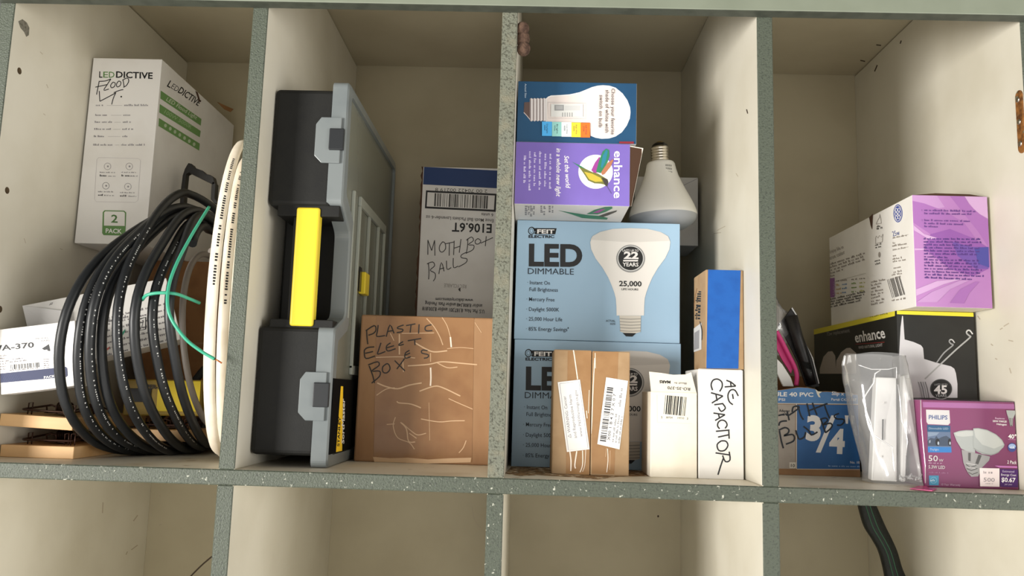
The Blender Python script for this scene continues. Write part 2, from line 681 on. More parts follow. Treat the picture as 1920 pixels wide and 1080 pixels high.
def wall_marks(k, side):
    def fn(b):
        x = DX[k] + side * HT
        f = Face((x, 0, 0), (0, 1, 0), (0, 0, 1), DEP, ZC) if side > 0 else Face((x, DEP, 0), (0, -1, 0), (0, 0, 1), DEP, ZC)
        p = Print(b, f)
        if k == 0:
            p.poly([(34, 40), (42, 36), (50, 42), (55, 52), (54, 66), (49, 69), (45, 60), (38, 52)], 'scuff_grey')
            for l in ([(75, 97), (80, 102)], [(87, 158), (90, 165)], [(81, 213), (85, 216)], [(45, 447), (48, 456)], [(112, 466), (117, 468)]):
                p.line(l, 1.2, 'faint_mark')
        if k == 4:
            p.line([(1356, 122), (1360, 133)], 2, 'speck_dark')
        if k == 3 and side < 0:
            p.line([(1400, 205), (1402, 213)], 2, 'speck_dark')
            for l in ([(1345, 432), (1360, 424)], [(1338, 438), (1352, 436)], [(1380, 325), (1384, 331)]):
                p.line(l, 1.3, 'faint_mark')
        if k == 4 and side < 0:
            for l in ([(1882, 612), (1892, 606)], [(1875, 618), (1880, 615)], [(1891, 638), (1900, 640)], [(1858, 645), (1862, 648)], [(1893, 690), (1896, 700)], [(1833, 592), (1838, 599)], [(1866, 672), (1870, 674)]):
                p.line(l, 2, 'faint_mark')
            for l in ([(1645, 122), (1640, 134)], [(1690, 76), (1688, 82)]):
                p.line(l, 2.2, 'speck_dark')
    return fn

def ceiling_specks():
    b = MB()
    f = Face((DX[3], DEP, ZC), (1, 0, 0), (0, -1, 0), .3, DEP)
    p = Print(b, f)
    p.line([(1643, 84), (1652, 85)], 2.2, 'speck_dark')
    p.line([(1613, 113), (1622, 115)], 2.2, 'speck_dark')
    b.build('wood_speck', cub)['kind'] = 'stuff'

for k in range(5):
    for lower in (False, True):
        x = DX[k]
        z0, z1 = (ZB, -TS) if lower else (0.0, ZC - .0014)
        front = 'green_paint_worn' if (k == 2 and not lower) else ('green_paint_chipped' if k == 2 else 'green_paint')
        b = MB()
        b.box(x - HT, x + HT, 0.0, DEP, z0, z1, 'cream_melamine', bev=0.001, fm={'front': front}, seg=1)
        if lower and k == 0:
            p = Print(b, Face((x + HT, 0, ZB), (0, 1, 0), (0, 0, 1), DEP, -TS - ZB))
            for l in ([(193, 942), (192, 962)], [(258, 966), (250, 977)], [(258, 1022), (246, 1031)], [(239, 1034), (236, 1040)]):
                p.line(l, 1.8, 'faint_mark')
        if not lower:
            wall_marks(k, 1)(b) if k == 0 else None
            if k in (3, 4):
                wall_marks(k, -1)(b)
        o = b.build('divider', cub)
        if k == 0 and not lower:
            hs = []
            for q in ((36.5, 133), (13.5, 357), (0, 580)):
                h = atX(q[0], q[1], DX[0] + HT)
                hs.append((h.y, h.z, .0042))
            cbm = MB()
            for (y, z, r) in hs:
                cbm.lathe([(r, -.009), (r, .004)], 'raw_hole', (DX[0] + HT, y, z), (1, 0, 0), 18)
            c = cbm.build('drill', None)
            md = o.modifiers.new('holes', 'BOOLEAN')
            md.object = c
            md.operation = 'DIFFERENCE'
            md.solver = 'EXACT'
            md.material_mode = 'TRANSFER'
            bpy.context.view_layer.update()
            dg = bpy.context.evaluated_depsgraph_get()
            me = bpy.data.meshes.new_from_object(o.evaluated_get(dg))
            o.modifiers.clear()
            o.data = me
            bpy.data.objects.remove(c)
b = MB()
b.box(DX[0] - .05, DX[4] + .05, -.0175, 0.0, ZR, ZC + .05, 'green_rail', bev=.0012, fm={'bottom': 'green_rail_shaded', 'back': 'cream_melamine'}, seg=2)
o = b.build('face_rail', cub)
o['label'] = 'pale grey-green painted board across the top'
# mud dauber nest stuck high on the second divider
b = MB()
x0 = DX[2] + HT
for i, (yy, zz, ry) in enumerate([(.010, .5300, .0085), (.012, .5180, .0105), (.011, .5055, .0090)]):
    prof = []
    for j in range(9):
        a = math.pi * j / 8
        prof.append((.0082 * (math.sin(a) ** .35 if 0 < j < 8 else 0.3) * (1 + .12 * noise.noise(V((i * 3, j, 2)))), -ry + 2 * ry * j / 8))
    b.lathe(prof, 'mud', (x0 + .006 + .001 * i, yy, zz), (.1, .15, 1), 16)
o = b.build('mud_nest', cub); o['label'] = 'brown lumpy mud wasp nest'
# rusty hinge plate on the right wall
b = MB()
xw = DX[4] - HT
zc0, zc1 = .3885, .4645
pts = []
for i in range(13):
    a = math.pi * i / 12
    pts.append((xw, .0085 + .0065 * math.cos(a), zc1 - .0075 + .0075 * math.sin(a)))
for i in range(13):
    a = math.pi + math.pi * i / 12
    pts.append((xw, .0085 + .0065 * math.cos(a), zc0 + .0075 + .0075 * math.sin(a)))
b.prism(pts, (-.0016, 0, 0), 'rust', bev=.0003)
hp = b.build('hinge_plate', cub); hp['label'] = 'rusty rounded metal hinge plate'
for z in (.4535, .4265, .4):
    s_ = MB(); s_.lathe([(.0034, 0), (.0034, .0006), (.0022, .0013), (.0006, .0015)], 'nickel', (xw - .0016, .0095, z), (-1, 0, 0), 16); s_.build('hinge_screw', hp)
ceiling_specks()

# ------------------------------------------------------------------ cartons
def carton(name, label, cat, x0, x1, y0, y1, z0, z1, m, fm=None, bev=.0008, group=None):
    r = thing(name, label, cat, ((x0 + x1) / 2, (y0 + y1) / 2, z0), group)
    mb = MB()
    mb.box(x0, x1, y0, y1, z0, z1, m, bev=bev, fm=fm)
    return r, mb, box_faces(x0, x1, y0, y1, z0, z1)

# --- white flood light box standing high in the left bay
y0 = .17
a = atY(149, 456, y0); c = atY(304, 111, y0)
fx0, fx1, fz0, fz1 = .0105, c.x, a.z, c.z
FLOODZ = fz0
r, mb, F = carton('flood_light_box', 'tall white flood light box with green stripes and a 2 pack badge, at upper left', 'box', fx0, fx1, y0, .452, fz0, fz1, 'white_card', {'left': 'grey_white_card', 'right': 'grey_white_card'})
C1 = (140, 90, 5.143)
p = Print(mb, F['front'], C1)
G = ink(98, 138, 78); GD = ink(78, 118, 62)
GR = ink(150, 146, 148)
p.text('L', (236, 285), (268, 286), 62, K, .02)
p.text('E', (275, 285), (322, 286), 60, G, .01)
p.text('D', (330, 286), (385, 286), 60, G, .01)
p.text('DICTIVE', (398, 285), (752, 297), 62, K, .025)
hw = lambda *st, wd=9, sm=3, m=K: [p.line(s_, wd, m, sm if len(s_) > 2 else 0) for s_ in st]
p.up()
hw([(238, 318), (222, 400), (212, 450)], [(236, 322), (300, 318), (350, 298)], [(200, 378), (250, 368), (318, 352)],
   [(350, 300), (310, 360), (282, 408), (330, 396)], [(370, 330), (348, 360), (356, 384), (384, 372), (392, 340), (370, 330)],
   [(425, 318), (404, 350), (412, 376), (440, 362), (446, 330), (425, 318)], [(468, 312), (478, 376)], [(460, 312), (508, 290), (522, 320), (500, 362), (470, 380)],
   [(238, 415), (244, 515)], [(244, 515), (320, 475), (400, 432)], [(398, 430), (372, 490), (358, 545)], [(378, 432), (430, 410), (470, 402)], wd=8)
p.ell(450, 470, 8, 8, K)
for i, (yy, x1a, xb, xc) in enumerate([(560, 300, 478, 730), (655, 340, 470, 555), (722, 370, 465, 555), (790, 360, 460, 590), (860, 310, 460, 520), (942, 380, 450, 690)]):
    p.small((205 - i * 5, yy), (x1a, yy), 18, GR, i)
    p.line([(x1a + 12, yy - 6), (xb - 18, yy - 6)], 2, GR)
    p.small((xb, yy), (xc, yy), 18, GR, i + 9)
C2 = (140, 280, 5.143)
p.c = C2
LG = ink(196, 190, 190)
p.line([(232, 80), (615, 88), (636, 110), (612, 490), (585, 512), (210, 505), (192, 480), (215, 100), (232, 80)], 3, LG)
for (cx, cy, nm) in ((318, 165, 1), (527, 165, 2), (302, 352, 3), (514, 360, 4)):
    p.ring(cx, cy, 32, 32, 4, GR if nm != 3 else ink(120, 118, 118))
    p.ell(cx + 3, cy, 9, 9, GR)
    p.small((cx - 75, cy + 62), (cx + 75, cy + 64), 12, GR, nm)
    p.small((cx - 75, cy + 96), (cx + 5, cy + 98), 18, ink(70, 68, 68), nm + 3)
    p.small((cx + 5, cy + 98), (cx + 90, cy + 99), 12, GR, nm + 5)
p.poly([(290, 588), (478, 592), (498, 610), (490, 812), (470, 832), (280, 828), (266, 808), (272, 606)], G, 0)
p.up()
p.poly([(298, 598), (474, 602), (486, 616), (484, 740), (284, 736), (286, 610)], 'white_card')
p.text('2', (352, 705), (416, 708), 78, GD, .02)
p.text('PACK', (300, 805), (455, 812), 44, W, .02)
p = Print(mb, F['right'], C1)
p.text('L', (888, 368), (918, 385), 68, K, .02)
p.text('ED', (925, 385), (985, 425), 56, K, -.005)
p.text('DICTIVE', (992, 425), (1190, 560), 66, K, .02)
for q in ([(830, 410), (1222, 685), (1215, 750), (826, 488)], [(820, 540), (1215, 800), (1206, 862), (815, 622)], [(812, 675), (1206, 922), (1200, 990), (808, 752)]):
    p.poly(q, G)
p.up()
p.text('LED Flood Light', (878, 505), (1170, 690), 40, ink(200, 205, 190))
p.text('100W 5000K', (858, 628), (1120, 782), 40, ink(150, 178, 135))
for i in range(7):
    x = 862 + i * 46
    p.ell(x + 12, 748 + i * 30, 13, 18, ink(170, 185, 160))
mb.build('carton', r)
b = MB()
q = [atX(375, 168, fx1 + .0006), atX(395, 186, fx1 + .0006), atX(441, 207, fx1 + .0006), atX(432, 216, fx1 + .0006), atX(410, 198, fx1 + .0006)]
b.prism([atX(140 + u / 5.143, 90 + v / 5.143, fx1 + .0004) for (u, v) in ((1372, 520), (1530, 590), (1500, 618), (1440, 590))], (.0006, 0, 0), 'kraft_dark')
b.build('torn_flap', r)
b = MB()
b.prism([atX(140 + u / 5.143, 90 + v / 5.143, fx1 + .0004) for (u, v) in ((1165, 415), (1185, 430), (1212, 522), (1200, 520))], (.0006, 0, 0), 'dark_inside')
b.build('torn_corner', r)

# --- brown carton that carries it
bx0, bx1, by0 = .05, .185, .305
r, mb, F = carton('cardboard_box', 'plain brown cardboard box behind the black cable coil, under the white flood light box', 'box', bx0, bx1, by0, .45, 0.0, FLOODZ - .0002, 'kraft_dark')
p = Print(mb, F['front'])
p.line([(250, 640), (420, 645)], 3, 'kraft')
mb.build('carton', r)

# --- white capacitor box lying at far left
def slab(A, B, D, depth, m, fm=None, bev=.0008):
    """box whose front face has corners A (top left), B (top right), D (bottom left)"""
    u = (V(B) - V(A)); W_ = u.length; u.normalize()
    vv = V(D) - V(A); vv = vv - u * vv.dot(u); H_ = vv.length; vv.normalize()
    n = u.cross(-vv)            # outward (towards the viewer)
    T = Matrix((( u.x, -n.x, -vv.x, D[0]), (u.y, -n.y, -vv.y, D[1]), (u.z, -n.z, -vv.z, D[2]), (0, 0, 0, 1)))
    o = V(A) + vv * H_
    T = Matrix((( u.x, -n.x, -vv.x, o.x), (u.y, -n.y, -vv.y, o.y), (u.z, -n.z, -vv.z, o.z), (0, 0, 0, 1)))
    mb = MB()
    mb.box(0, W_, 0, depth, 0, H_, m, bev=bev, fm=fm, tf=T)
    return mb, Face(o, u, -vv, W_, H_), T

A = atY(103, 605, .022); Bq = atY(143, 602, .022); D = atY(142, 729, .022)
A0 = atY(0, 616, .022)
u = (A - A0).normalized()
left = A0 - u * ((A0.x - .0098) / u.x)
tr = A0 + u * (.1085 - A0.x)
dn = V((u.z, 0, -u.x)) * .0765
left = left + V((.0085, 0, 0))
mb, f, T = slab(left, tr, left + dn, .026, 'white_card')
r = thing('capacitor_box', 'white capacitor box with a blue-striped label at far left, in front of the white carton', 'box', left + dn)
lab = MB()
p = Print(lab, f, (0, 600, 6.75))
p.poly([(-200, 112), (620, 66), (850, 560), (856, 720), (-200, 822)], 'white_card')
p.up()
BL = ink(20, 32, 76)
p.poly([(-200, 702), (835, 592), (852, 610), (858, 705), (840, 722), (-200, 822)], BL)
p.text('97A-370', (-130, 402), (436, 345), 70, K, .025)
p.text('MODEL', (456, 248), (620, 236), 22, ink(90, 86, 90))
p.text('TARJ', (515, 276), (625, 266), 20, ink(90, 86, 90))
p.poly([(530, 362), (620, 305), (640, 395), (605, 390), (600, 375), (560, 380)], K)
for i in range(6):
    p.small((-120, 470 + i * 34), (95 + 30 * (i == 2), 455 + i * 34), 18, ink(120, 112, 114), i)
p.small((160, 505), (300, 490), 20, ink(110, 104, 106), 3)
p.small((120, 540), (360, 515), 20, ink(110, 104, 106), 4)
p.bars((140, 628), (512, 596), 62, K, 4, 20)
p.small((120, 645), (500, 612), 16, ink(110, 104, 106), 6)
for i in range(5):
    p.small((555, 505 + i * 26), (640, 500 + i * 26), 16, ink(120, 112, 114), i)
p.up()
for i in range(16):
    x = -60 + i * 22
    p.line([(x, 800 - i * 2.2), (x - 40, 716 - i * 2.2)], 3, ink(70, 84, 128))
p.text('PACKARD', (560, 742), (810, 708), 30, W, .02)
mb.build('carton', r)
o = lab.build('box_label', r); o['label'] = 'white printed label with a dark blue stripe'

# --- big white carton leaning behind it
A = V((.0228, .0535, .1765)); Bq = atY(312, 521, .125)
A = atY(42, 573, .053)
A.x = max(A.x, .022)
u = (Bq - A).normalized()
D = A + V((u.z * u.x, 0, -1)).normalized() * .084
mb, f, T = slab(A, Bq, D, .05, 'white_card', {'front': 'white_card'})
r = thing('white_carton', 'white carton with small grey printing tilted behind the black cable coil', 'box', D)
p = Print(mb, f, (0, 480, 5.4))
gk = ink(128, 124, 124)
p.line([(242, 510), (400, 570), (560, 645)], 5, 'white_card')
for i in range(9):
    yy = 665 + i * 62
    p.small((985, yy), (1700, yy - 180), 24, gk, i)
p.small((985, 700), (1330, 615), 30, gk, 31)
p.line([(985, 905), (1700, 725)], 4, gk)
p.line([(985, 960), (1700, 780)], 4, gk)
p.poly([(1215, 800), (1270, 735), (1265, 770), (1225, 830)], ink(70, 160, 130))
p.poly([(1010, 990), (1110, 915), (1105, 940), (1030, 1000)], ink(215, 110, 100))
p.line([(1410, 640), (1475, 620), (1475, 740), (1415, 755), (1410, 640)], 12, K)
p.text('Z', (1430, 730), (1465, 722), 60, K)
p.line([(500, 500), (515, 478), (535, 470), (525, 490), (512, 492)], 6, gk)
mb.build('carton', r)
b = MB()
n = f.n
q0, q1, q2 = atY(44, 574, .052), atY(108, 600, .05), atY(47, 618, .052)
b.prism([A + f.n * .0006, A + u * .045 - f.v * .0185 + f.n * .0042, A + u * .045 - f.v * .055 + f.n * .0015, A - f.v * .055 + f.n * .0004], -f.n * .0005, 'grey_white_card')
b.build('end_flap', r)

# --- yellow package
T0 = Matrix.Translation(V((.160, .165, .0745))) @ Matrix.Rotation(math.radians(8), 4, 'Z') @ Matrix.Rotation(math.radians(-1), 4, 'Y')
r = thing('yellow_package', 'small yellow and black package behind the black cable loops, below the white carton', 'package', (.165, .16, .045))
mb = MB()
mb.box(-.055, .045, 0, .05, -.024, .024, 'gold_pack', bev=.002, tf=T0)
mb.box(-.055, -.02, -.0012, 0, -.006, .012, 'black_glass', bev=.0004, tf=T0)
ff = Face(T0 @ V((-.055, -.0, -.022)), T0.to_3x3() @ V((1, 0, 0)), T0.to_3x3() @ V((0, 0, 1)), .115, .044)
mb.build('pack_body', r)
b = MB()
b.box(-.012, .043, -.0012, -.0002, -.018, .0225, 'pack_yellow', bev=.0004, tf=T0)
ff.o = ff.o + ff.n * .0013
p = Print(b, ff, (0, 660, 4.571), clip=False)
p.text('SUPER-X', (1190, 312), (1395, 318), 36, K, .03)
p.text('V', (1185, 165), (1215, 165), 34, K)
b.build('yellow_label', r)

# --- wooden rat traps
def trap(loc, yaw, roll, label, back_wires=True):
    T = Matrix.Translation(V(loc)) @ Matrix.Rotation(yaw, 4, 'Z') @ Matrix.Rotation(roll, 4, 'Y')
    r = thing('rat_trap', label, 'rat trap', loc, 'wooden snap traps')
    b = MB(); b.box(0, .0905, 0, .175, 0, .0145, 'pine', bev=.0008, tf=T); b.build('wooden_base', r)
    P = lambda *q: [T @ V(x) for x in q]
    b = MB()
    coil = []
    for side in (0, 1):
        path = []
        for i in range(57):
            a = i / 56 * 2 * math.pi * 7
            path.append((.022 + side * .03 + i / 56 * .018, .078 + .0058 * math.cos(a), .0225 + .0058 * math.sin(a)))
        b.tube(P(*path), .0011, 'trap_wire', 6)
    b.build('spring', r)
    b = MB()
    b.tube(P((.018, .078, .0225), (.014, .076, .0245), (.0135, .02, .020), (.018, .016, .020), (.072, .016, .020), (.077, .02, .020), (.0765, .076, .0245), (.072, .078, .0225)), .0013, 'trap_wire', 6)
    b.build('striker_bar', r)
    b = MB()
    b.prism(P((.034, .03, .0165), (.06, .03, .0165), (.058, .06, .0172), (.036, .06, .0172)), T.to_3x3() @ V((0, 0, .0009)), 'trap_wire', bev=.0002)
    b.tube(P((.038, .03, .017), (.038, .027, .026), (.044, .026, .0275), (.05, .027, .026), (.05, .03, .017)), .0009, 'trap_wire', 6)
    b.build('bait_pedal', r)
    b = MB()
    for xx in (.066, .074, .02):
        b.tube(P((xx, .02, .0145), (xx, .02, .028), (xx + .005, .02, .029), (xx + .005, .02, .0145)), .0008, 'trap_wire', 6)
    b.tube(P((.045, .06, .017), (.046, .12, .027), (.046, .165, .0165)), .0009, 'trap_wire', 6)
    b.build('wire_catch', r)
    return r
trap((.0098, .062, .0002), math.radians(-1), 0.0, 'wooden rat trap flat on the shelf, bottom of the stack at far left')
trap((.0105, .0535, .0375), math.radians(-1.5), math.radians(2.0), 'wooden rat trap in the middle of the stack, above the bottom trap')
r3 = trap((.112, .150, .0185), math.radians(-3), 0.0, 'wooden rat trap in the shadow behind the black coil, under the yellow package')

# --- black rubber cable coil (one cable, eight turns)
def blend(keys, s):
    i = min(int(s), len(keys) - 2)
    t = s - i
    t = t * t * (3 - 2 * t)
    return [V(a) * (1 - t) + V(b) * t for a, b in zip(keys[i], keys[i + 1])]

def ringpath(keys, turns, start=0.0, end=0.0, n=72, flat=False):
    path = []
    N_ = int((turns + start + end) * n)
    for i in range(N_ + 1):
        s = -start + i / n
        T_, Fr, Bt, Bk = blend(keys, min(max(s, 0), turns - .001))
        th = 2 * math.pi * s
        Cc = (T_ + Bt) / 2
        c, sn = math.cos(th), math.sin(th)
        if flat and sn > 0:
            k_ = 1 - (.075 if c > 0 else .01) * math.sin(2 * th) ** 2
            c, sn = c * k_, sn * k_
        path.append(Cc + (T_ - Bt) / 2 * c + ((Fr - Cc) * sn if sn > 0 else (Bk - Cc) * (-sn)))
    return path
def K4(t, ty, f, fy, bt, by, bk):
    """top, front, bottom given as seen in the photograph plus a depth, back as a point"""
    return (atY(t[0], t[1], ty), atY(f[0], f[1], fy), atY(bt[0], bt[1], by), V(bk))
CR = .0056
keys = [
    K4((350, 405), .155, (111, 605), -.012, (248, 842), .150, (.210, .285, .16)),
    K4((352, 398), .160, (149, 600), -.006, (262, 846), .150, (.222, .292, .17)),
    K4((358, 392), .150, (170, 596), -.014, (286, 846), .160, (.226, .290, .175)),
    K4((372, 402), .165, (190, 600), .004, (305, 842), .165, (.233, .300, .165)),
    K4((352, 364), .165, (219, 600), -.002, (330, 845), .175, (.238, .295, .18)),
    K4((378, 398), .150, (252, 604), -.008, (352, 845), .180, (.236, .290, .17)),
    K4((384, 418), .160, (286, 600), .004, (372, 838), .185, (.242, .296, .17)),
    K4((388, 408), .150, (318, 600), .006, (392, 836), .195, (.243, .300, .16)),
    K4((390, 430), .160, (340, 600), .022, (402, 830), .195, (.244, .295, .17)),
]
path = ringpath(keys, 8, 0.0, 0.12, flat=True)
for q in path:
    nz = V((noise.noise(q * 9 + V((3, 0, 0))), noise.noise(q * 9 + V((0, 7, 0))), noise.noise(q * 9 + V((0, 0, 5)))))
    q += nz * .0055
    q.z = max(q.z, CR + .0004)
r = thing('black_cable_coil', 'thick black rubber power cable loosely coiled and standing on its edge in the left bay', 'cable', (.19, .15, 0))
b = MB(); b.tube(path, CR, 'black_rubber', 12)
# white lettering along the jacket
wm = ink(200, 200, 196)
rnd = random.Random(3)
for k in range(8):
    if k in (0, 3, 5, 7): continue
    i0 = k * 72
    run = 0
    for i in range(i0 + 9, i0 + 33):
        P0, P1 = path[i], path[min(i + 1, len(path) - 1)]
        t = (P1 - P0).normalized()
        nn = V((.80 - .05 * k, -.6, .05)); nn = (nn - t * nn.dot(t)).normalized()
        bb = t.cross(nn)
        ln = (P1 - P0).length
        nl = 5
        for j in range(nl):
            if rnd.random() < .45: continue
            c0 = P0.lerp(P1, j / nl) ; c1 = P0.lerp(P1, (j + .55) / nl)
            wd = .0008 * rnd.uniform(.5, 1)
            off = nn * (CR + .00015)
            b.poly([c0 + off - bb * wd, c1 + off - bb * wd, c1 + off + bb * wd, c0 + off + bb * wd], wm)
b.build('cable', r)

# --- white flat house wire coil leaning on the first divider
wk = [
    K4((455, 268), .115, (391, 600), .008, (418, 842), .120, (.280, .30, .20)),
    K4((462, 300), .120, (416, 600), .030, (428, 835), .125, (.284, .30, .20)),
    K4((470, 330), .125, (436, 590), .050, (436, 828), .130, (.288, .31, .20)),
    K4((472, 300), .125, (452, 580), .062, (440, 822), .135, (.291, .31, .20)),
]
wp = ringpath(wk, 3, 0.0, .6)
for q in wp:
    q.z = max(q.z, .0075)
    q.x = min(q.x, .2935)
r = thing('white_wire_coil', 'cream flat house wire coiled upright against the first grey-green divider', 'cable', (.27, .15, 0))
b = MB(); b.tube(wp, .0068, 'white_vinyl', 12, flat=((0, 1, 0), .62))
for k in (0, 1):
    for i in range(k * 72 + 5, k * 72 + (16 if k == 0 else 17)):
        P0, P1 = wp[i], wp[i + 1]
        t = (P1 - P0).normalized()
        nn = V((.45, -.85, .1)); nn = (nn - t * nn.dot(t)).normalized()
        bb = t.cross(nn)
        nl = 5
        for j in range(nl):
            if rnd.random() < .2: continue
            c0 = P0.lerp(P1, j / nl); c1 = P0.lerp(P1, (j + .62) / nl)
            wd = .0017 * rnd.uniform(.7, 1)
            off = nn * .0068
            b.poly([c0 + off - bb * wd, c1 + off - bb * wd, c1 + off + bb * wd, c0 + off + bb * wd], K)
b.build('cable', r)

# --- grey cable loop between the two coils
gk4 = [K4((392, 480), .165, (340, 615), .070, (400, 800), .15, (.254, .25, .15)), K4((394, 470), .165, (354, 615), .08, (404, 800), .15, (.256, .25, .15))]
gp = ringpath(gk4, 1, .0, .0)
b = MB(); b.tube(gp, .004, 'grey_vinyl', 10)
o = b.build('grey_cable', None, (.23, .15, .01))
tag(o, 'thin grey cable loop inside the black and white coils', 'cable')

# --- green ground wire
gw = catmull([atY(392, 388, .06), atY(360, 440, .03), atY(330, 497, -.004), atY(315, 545, -.018), atY(318, 590, -.022), atY(345, 632, -.020), atY(375, 657, -.016), atY(402, 673, -.014)], 8, False)
r = thing('green_wire', 'thin green ground wire with a bare copper tip hanging in front of the cream coil', 'wire', tuple(gw[len(gw) // 2]))
b = MB(); b.tube(gw, .0019, 'green_vinyl', 10); b.build('insulation', r)
b = MB(); b.tube([gw[-1], atY(410, 677, -.014), atY(416, 681, -.013)], .0009, 'copper', 8); b.build('bare_tip', r)
g2 = catmull([atY(267, 562, -.004), atY(276, 553, -.014), atY(300, 549, -.016), atY(330, 551, -.012), atY(355, 560, .012), atY(374, 568, .03)], 8, False)
b = MB(); b.tube(g2, .0019, 'green_vinyl', 10)
o = b.build('green_wire_end', None, tuple(g2[0])); tag(o, 'short bent end of green wire reaching across the black loops', 'wire')

# --- black cord crossing behind
g3 = catmull([V((.095, .245, .006)), atY(300, 782, .235), atY(325, 762, .24), atY(352, 733, .245), atY(370, 708, .25), atY(385, 690, .258)], 6, False)
b = MB(); b.tube(g3, .0055, 'black_rubber', 10)
o = b.build('power_cord', None, tuple(g3[0])); tag(o, 'short black cord lying low behind the black coil, next to the yellow package', 'cord')

# --- black flood light bracket
yb = .232
r = thing('light_bracket', 'black metal U-shaped light bracket with a notched top bar, behind the black coil', 'bracket', tuple(atY(375, 400, yb)))
b = MB()
b.prism([atY(140 + u / 5.143, 280 + v / 5.143, yb) for (u, v) in ((1062, 185), (1095, 130), (1130, 140), (1150, 175), (1235, 205), (1260, 235), (1305, 245), (1335, 262), (1352, 330), (1330, 345), (1310, 325), (1100, 222), (1075, 235), (1060, 380), (1020, 400), (1040, 250))], (0, .012, 0), 'black_metal', bev=.0008)
b.build('yoke', r)
b = MB()
b.prism([atY(140 + u / 5.143, 280 + v / 5.143, yb) for (u, v) in ((1330, 300), (1360, 330), (1350, 470), (1390, 520), (1345, 520), (1310, 480), (1318, 345))], (0, .012, 0), 'black_metal', bev=.0008)
b.build('yoke_arm', r)
b = MB()
b.prism([atY(140 + u / 5.143, 280 + v / 5.143, yb) for (u, v) in ((1020, 395), (1062, 378), (1050, 560), (1010, 560))], (0, .012, 0), 'black_metal', bev=.0008)
b.build('yoke_arm', r)
# ================================================================== bay 2
# ------------------------------------------------------------------ tool organizer standing on end
TY = .042
tp = lambda x, y, yy=TY: atY(x, y, yy)
bxl = DX[1] + HT + .0008                       # underside of the case rests near the divider
zb0, zb1 = tp(465, 852).z, tp(518, 165).z
zl0, zl1 = .0006, tp(655, 152).z
xl0, xl1 = tp(631, 160).x, tp(655, 160).x      # lip of the lid
zt0, zt1 = tp(602, 618).z, tp(622, 378).z      # the handle recess between the two lobes
TD = .36
r = thing('tool_organizer', 'dark grey portable parts organizer with clear lid and yellow handle, standing on its end', 'toolbox', ((bxl + xl1) / 2, TY + TD / 2, 0))
b = MB()
bev = .006
b.box(bxl, xl0 + .001, TY + .001, TY + TD - .01, zt1 - .006, zb1, 'black_plastic', bev=bev, seg=3)
b.box(bxl, xl0 + .001, TY + .001, TY + TD - .01, max(zb0, .006), zt0 + .003, 'black_plastic', bev=bev, seg=3)
b.box(bxl + .004, xl0 + .001, TY + .062, TY + TD - .01, zt0 - .004, zt1 + .004, 'black_deep', bev=.003)
b.box(bxl + .012, xl0 + .012, TY + .004, TY + .07, zt1 - .018, zt1 - .004, 'black_plastic', bev=.001)
b.box(bxl + .012, xl0 + .012, TY + .004, TY + .07, zt0 + .0, zt0 + .012, 'black_plastic', bev=.001)
b.build('case', r)
# handle
b = MB()
hx0, hx1 = tp(541, 610).x, tp(586, 610).x
hz0, hz1 = tp(560, 611).z, tp(575, 388).z
b.box(hx0, hx1, TY + .0005, TY + .016, hz0, hz1, 'yellow_plastic', bev=.003, seg=3)
h_ = b.build('handle', r); h_['label'] = 'bright yellow handle grip'
b = MB()
b.box(hx0 - .006, hx0 + .004, TY + .012, TY + .06, hz0 - .002, hz1 + .002, 'black_deep', bev=.001)
b.build('handle_bracket', r)
# lid: outline in the YZ plane with the handle notch
NY = .05
def lid_outline(x, ins):
    pts = []
    y0_, y1_ = TY + ins, TY + TD - ins
    z0_, z1_ = zl0 + ins, zl1 - ins
    def arc(cy, cz, rr, a0, a1, n=5):
        for i in range(n + 1):
            a = math.radians(a0 + (a1 - a0) * i / n)
            pts.append((x, cy + rr * math.cos(a), cz + rr * math.sin(a)))
    R_ = max(.016 - ins * .6, .004)
    arc(y1_ - R_, z0_ + R_, R_, -90, 0); arc(y1_ - R_, z1_ - R_, R_, 0, 90)
    r2 = .008
    arc(y0_ + r2, z1_ - r2, r2, 90, 180)
    arc(y0_ + r2, zt1 - .004 + ins + r2, r2, 180, 235)
    arc(y0_ + NY - .012, zt1 - .038 + ins, .014, 60, 0)
    arc(y0_ + NY - .012, zt0 + .03 - ins, .014, 0, -60)
    arc(y0_ + r2, zt0 + .004 - ins - r2, r2, 125, 180)
    arc(y0_ + r2, z0_ + r2, r2, 180, 270)
    return pts
b = MB()
o1, o2 = lid_outline(0, 0), lid_outline(0, .014)
n_ = len(o1)
def ringx(pts, x): return [(x, p_[1], p_[2]) for p_ in pts]
rings = [ringx(o1, xl0 - .004), ringx(o1, xl1 - .002), ringx(lid_outline(0, .002), xl1), ringx(o2, xl1 + .001), ringx(o2, xl1 - .003)]
vs = [q for rg in rings for q in rg]
fs = []
for k in range(len(rings) - 1):
    for i in range(n_):
        fs.append((k * n_ + i, k * n_ + (i + 1) % n_, (k + 1) * n_ + (i + 1) % n_, (k + 1) * n_ + i))
b.faces(vs, fs, 'lid_rim', False)
b.build('lid_rim', r)
b = MB(); b.poly(ringx(o2, xl1 - .003), 'lid_smoke'); b.poly(ringx(o2, xl1 - .0045)[::-1], 'lid_smoke')
b.build('lid_window', r)
b = MB()
yr = [TY + .085, TY + .165, TY + .245]
for i, yy in enumerate((TY + .100, TY + .165, TY + .235, TY + .285)):
    b.box(xl1 - .003, xl1 + .0012, yy, yy + .006, .12, zl1 - .135, 'lid_rib', bev=.0008)
b.box(xl1 - .003, xl1 + .0013, TY + .100, TY + .291, zl1 - .135, zl1 - .122, 'lid_rib', bev=.0008)
b.box(xl1 - .003, xl1 + .0013, TY + .100, TY + .291, .112, .124, 'lid_rib', bev=.0008)
b.box(xl1 - .003, xl1 + .0011, TY + .06, TY + .066, zt0 + .02, zt1 + .03, 'lid_rib', bev=.0008)
b.build('lid_rib', r)
b = MB()
q = atX(683, 533, xl1 + .002)
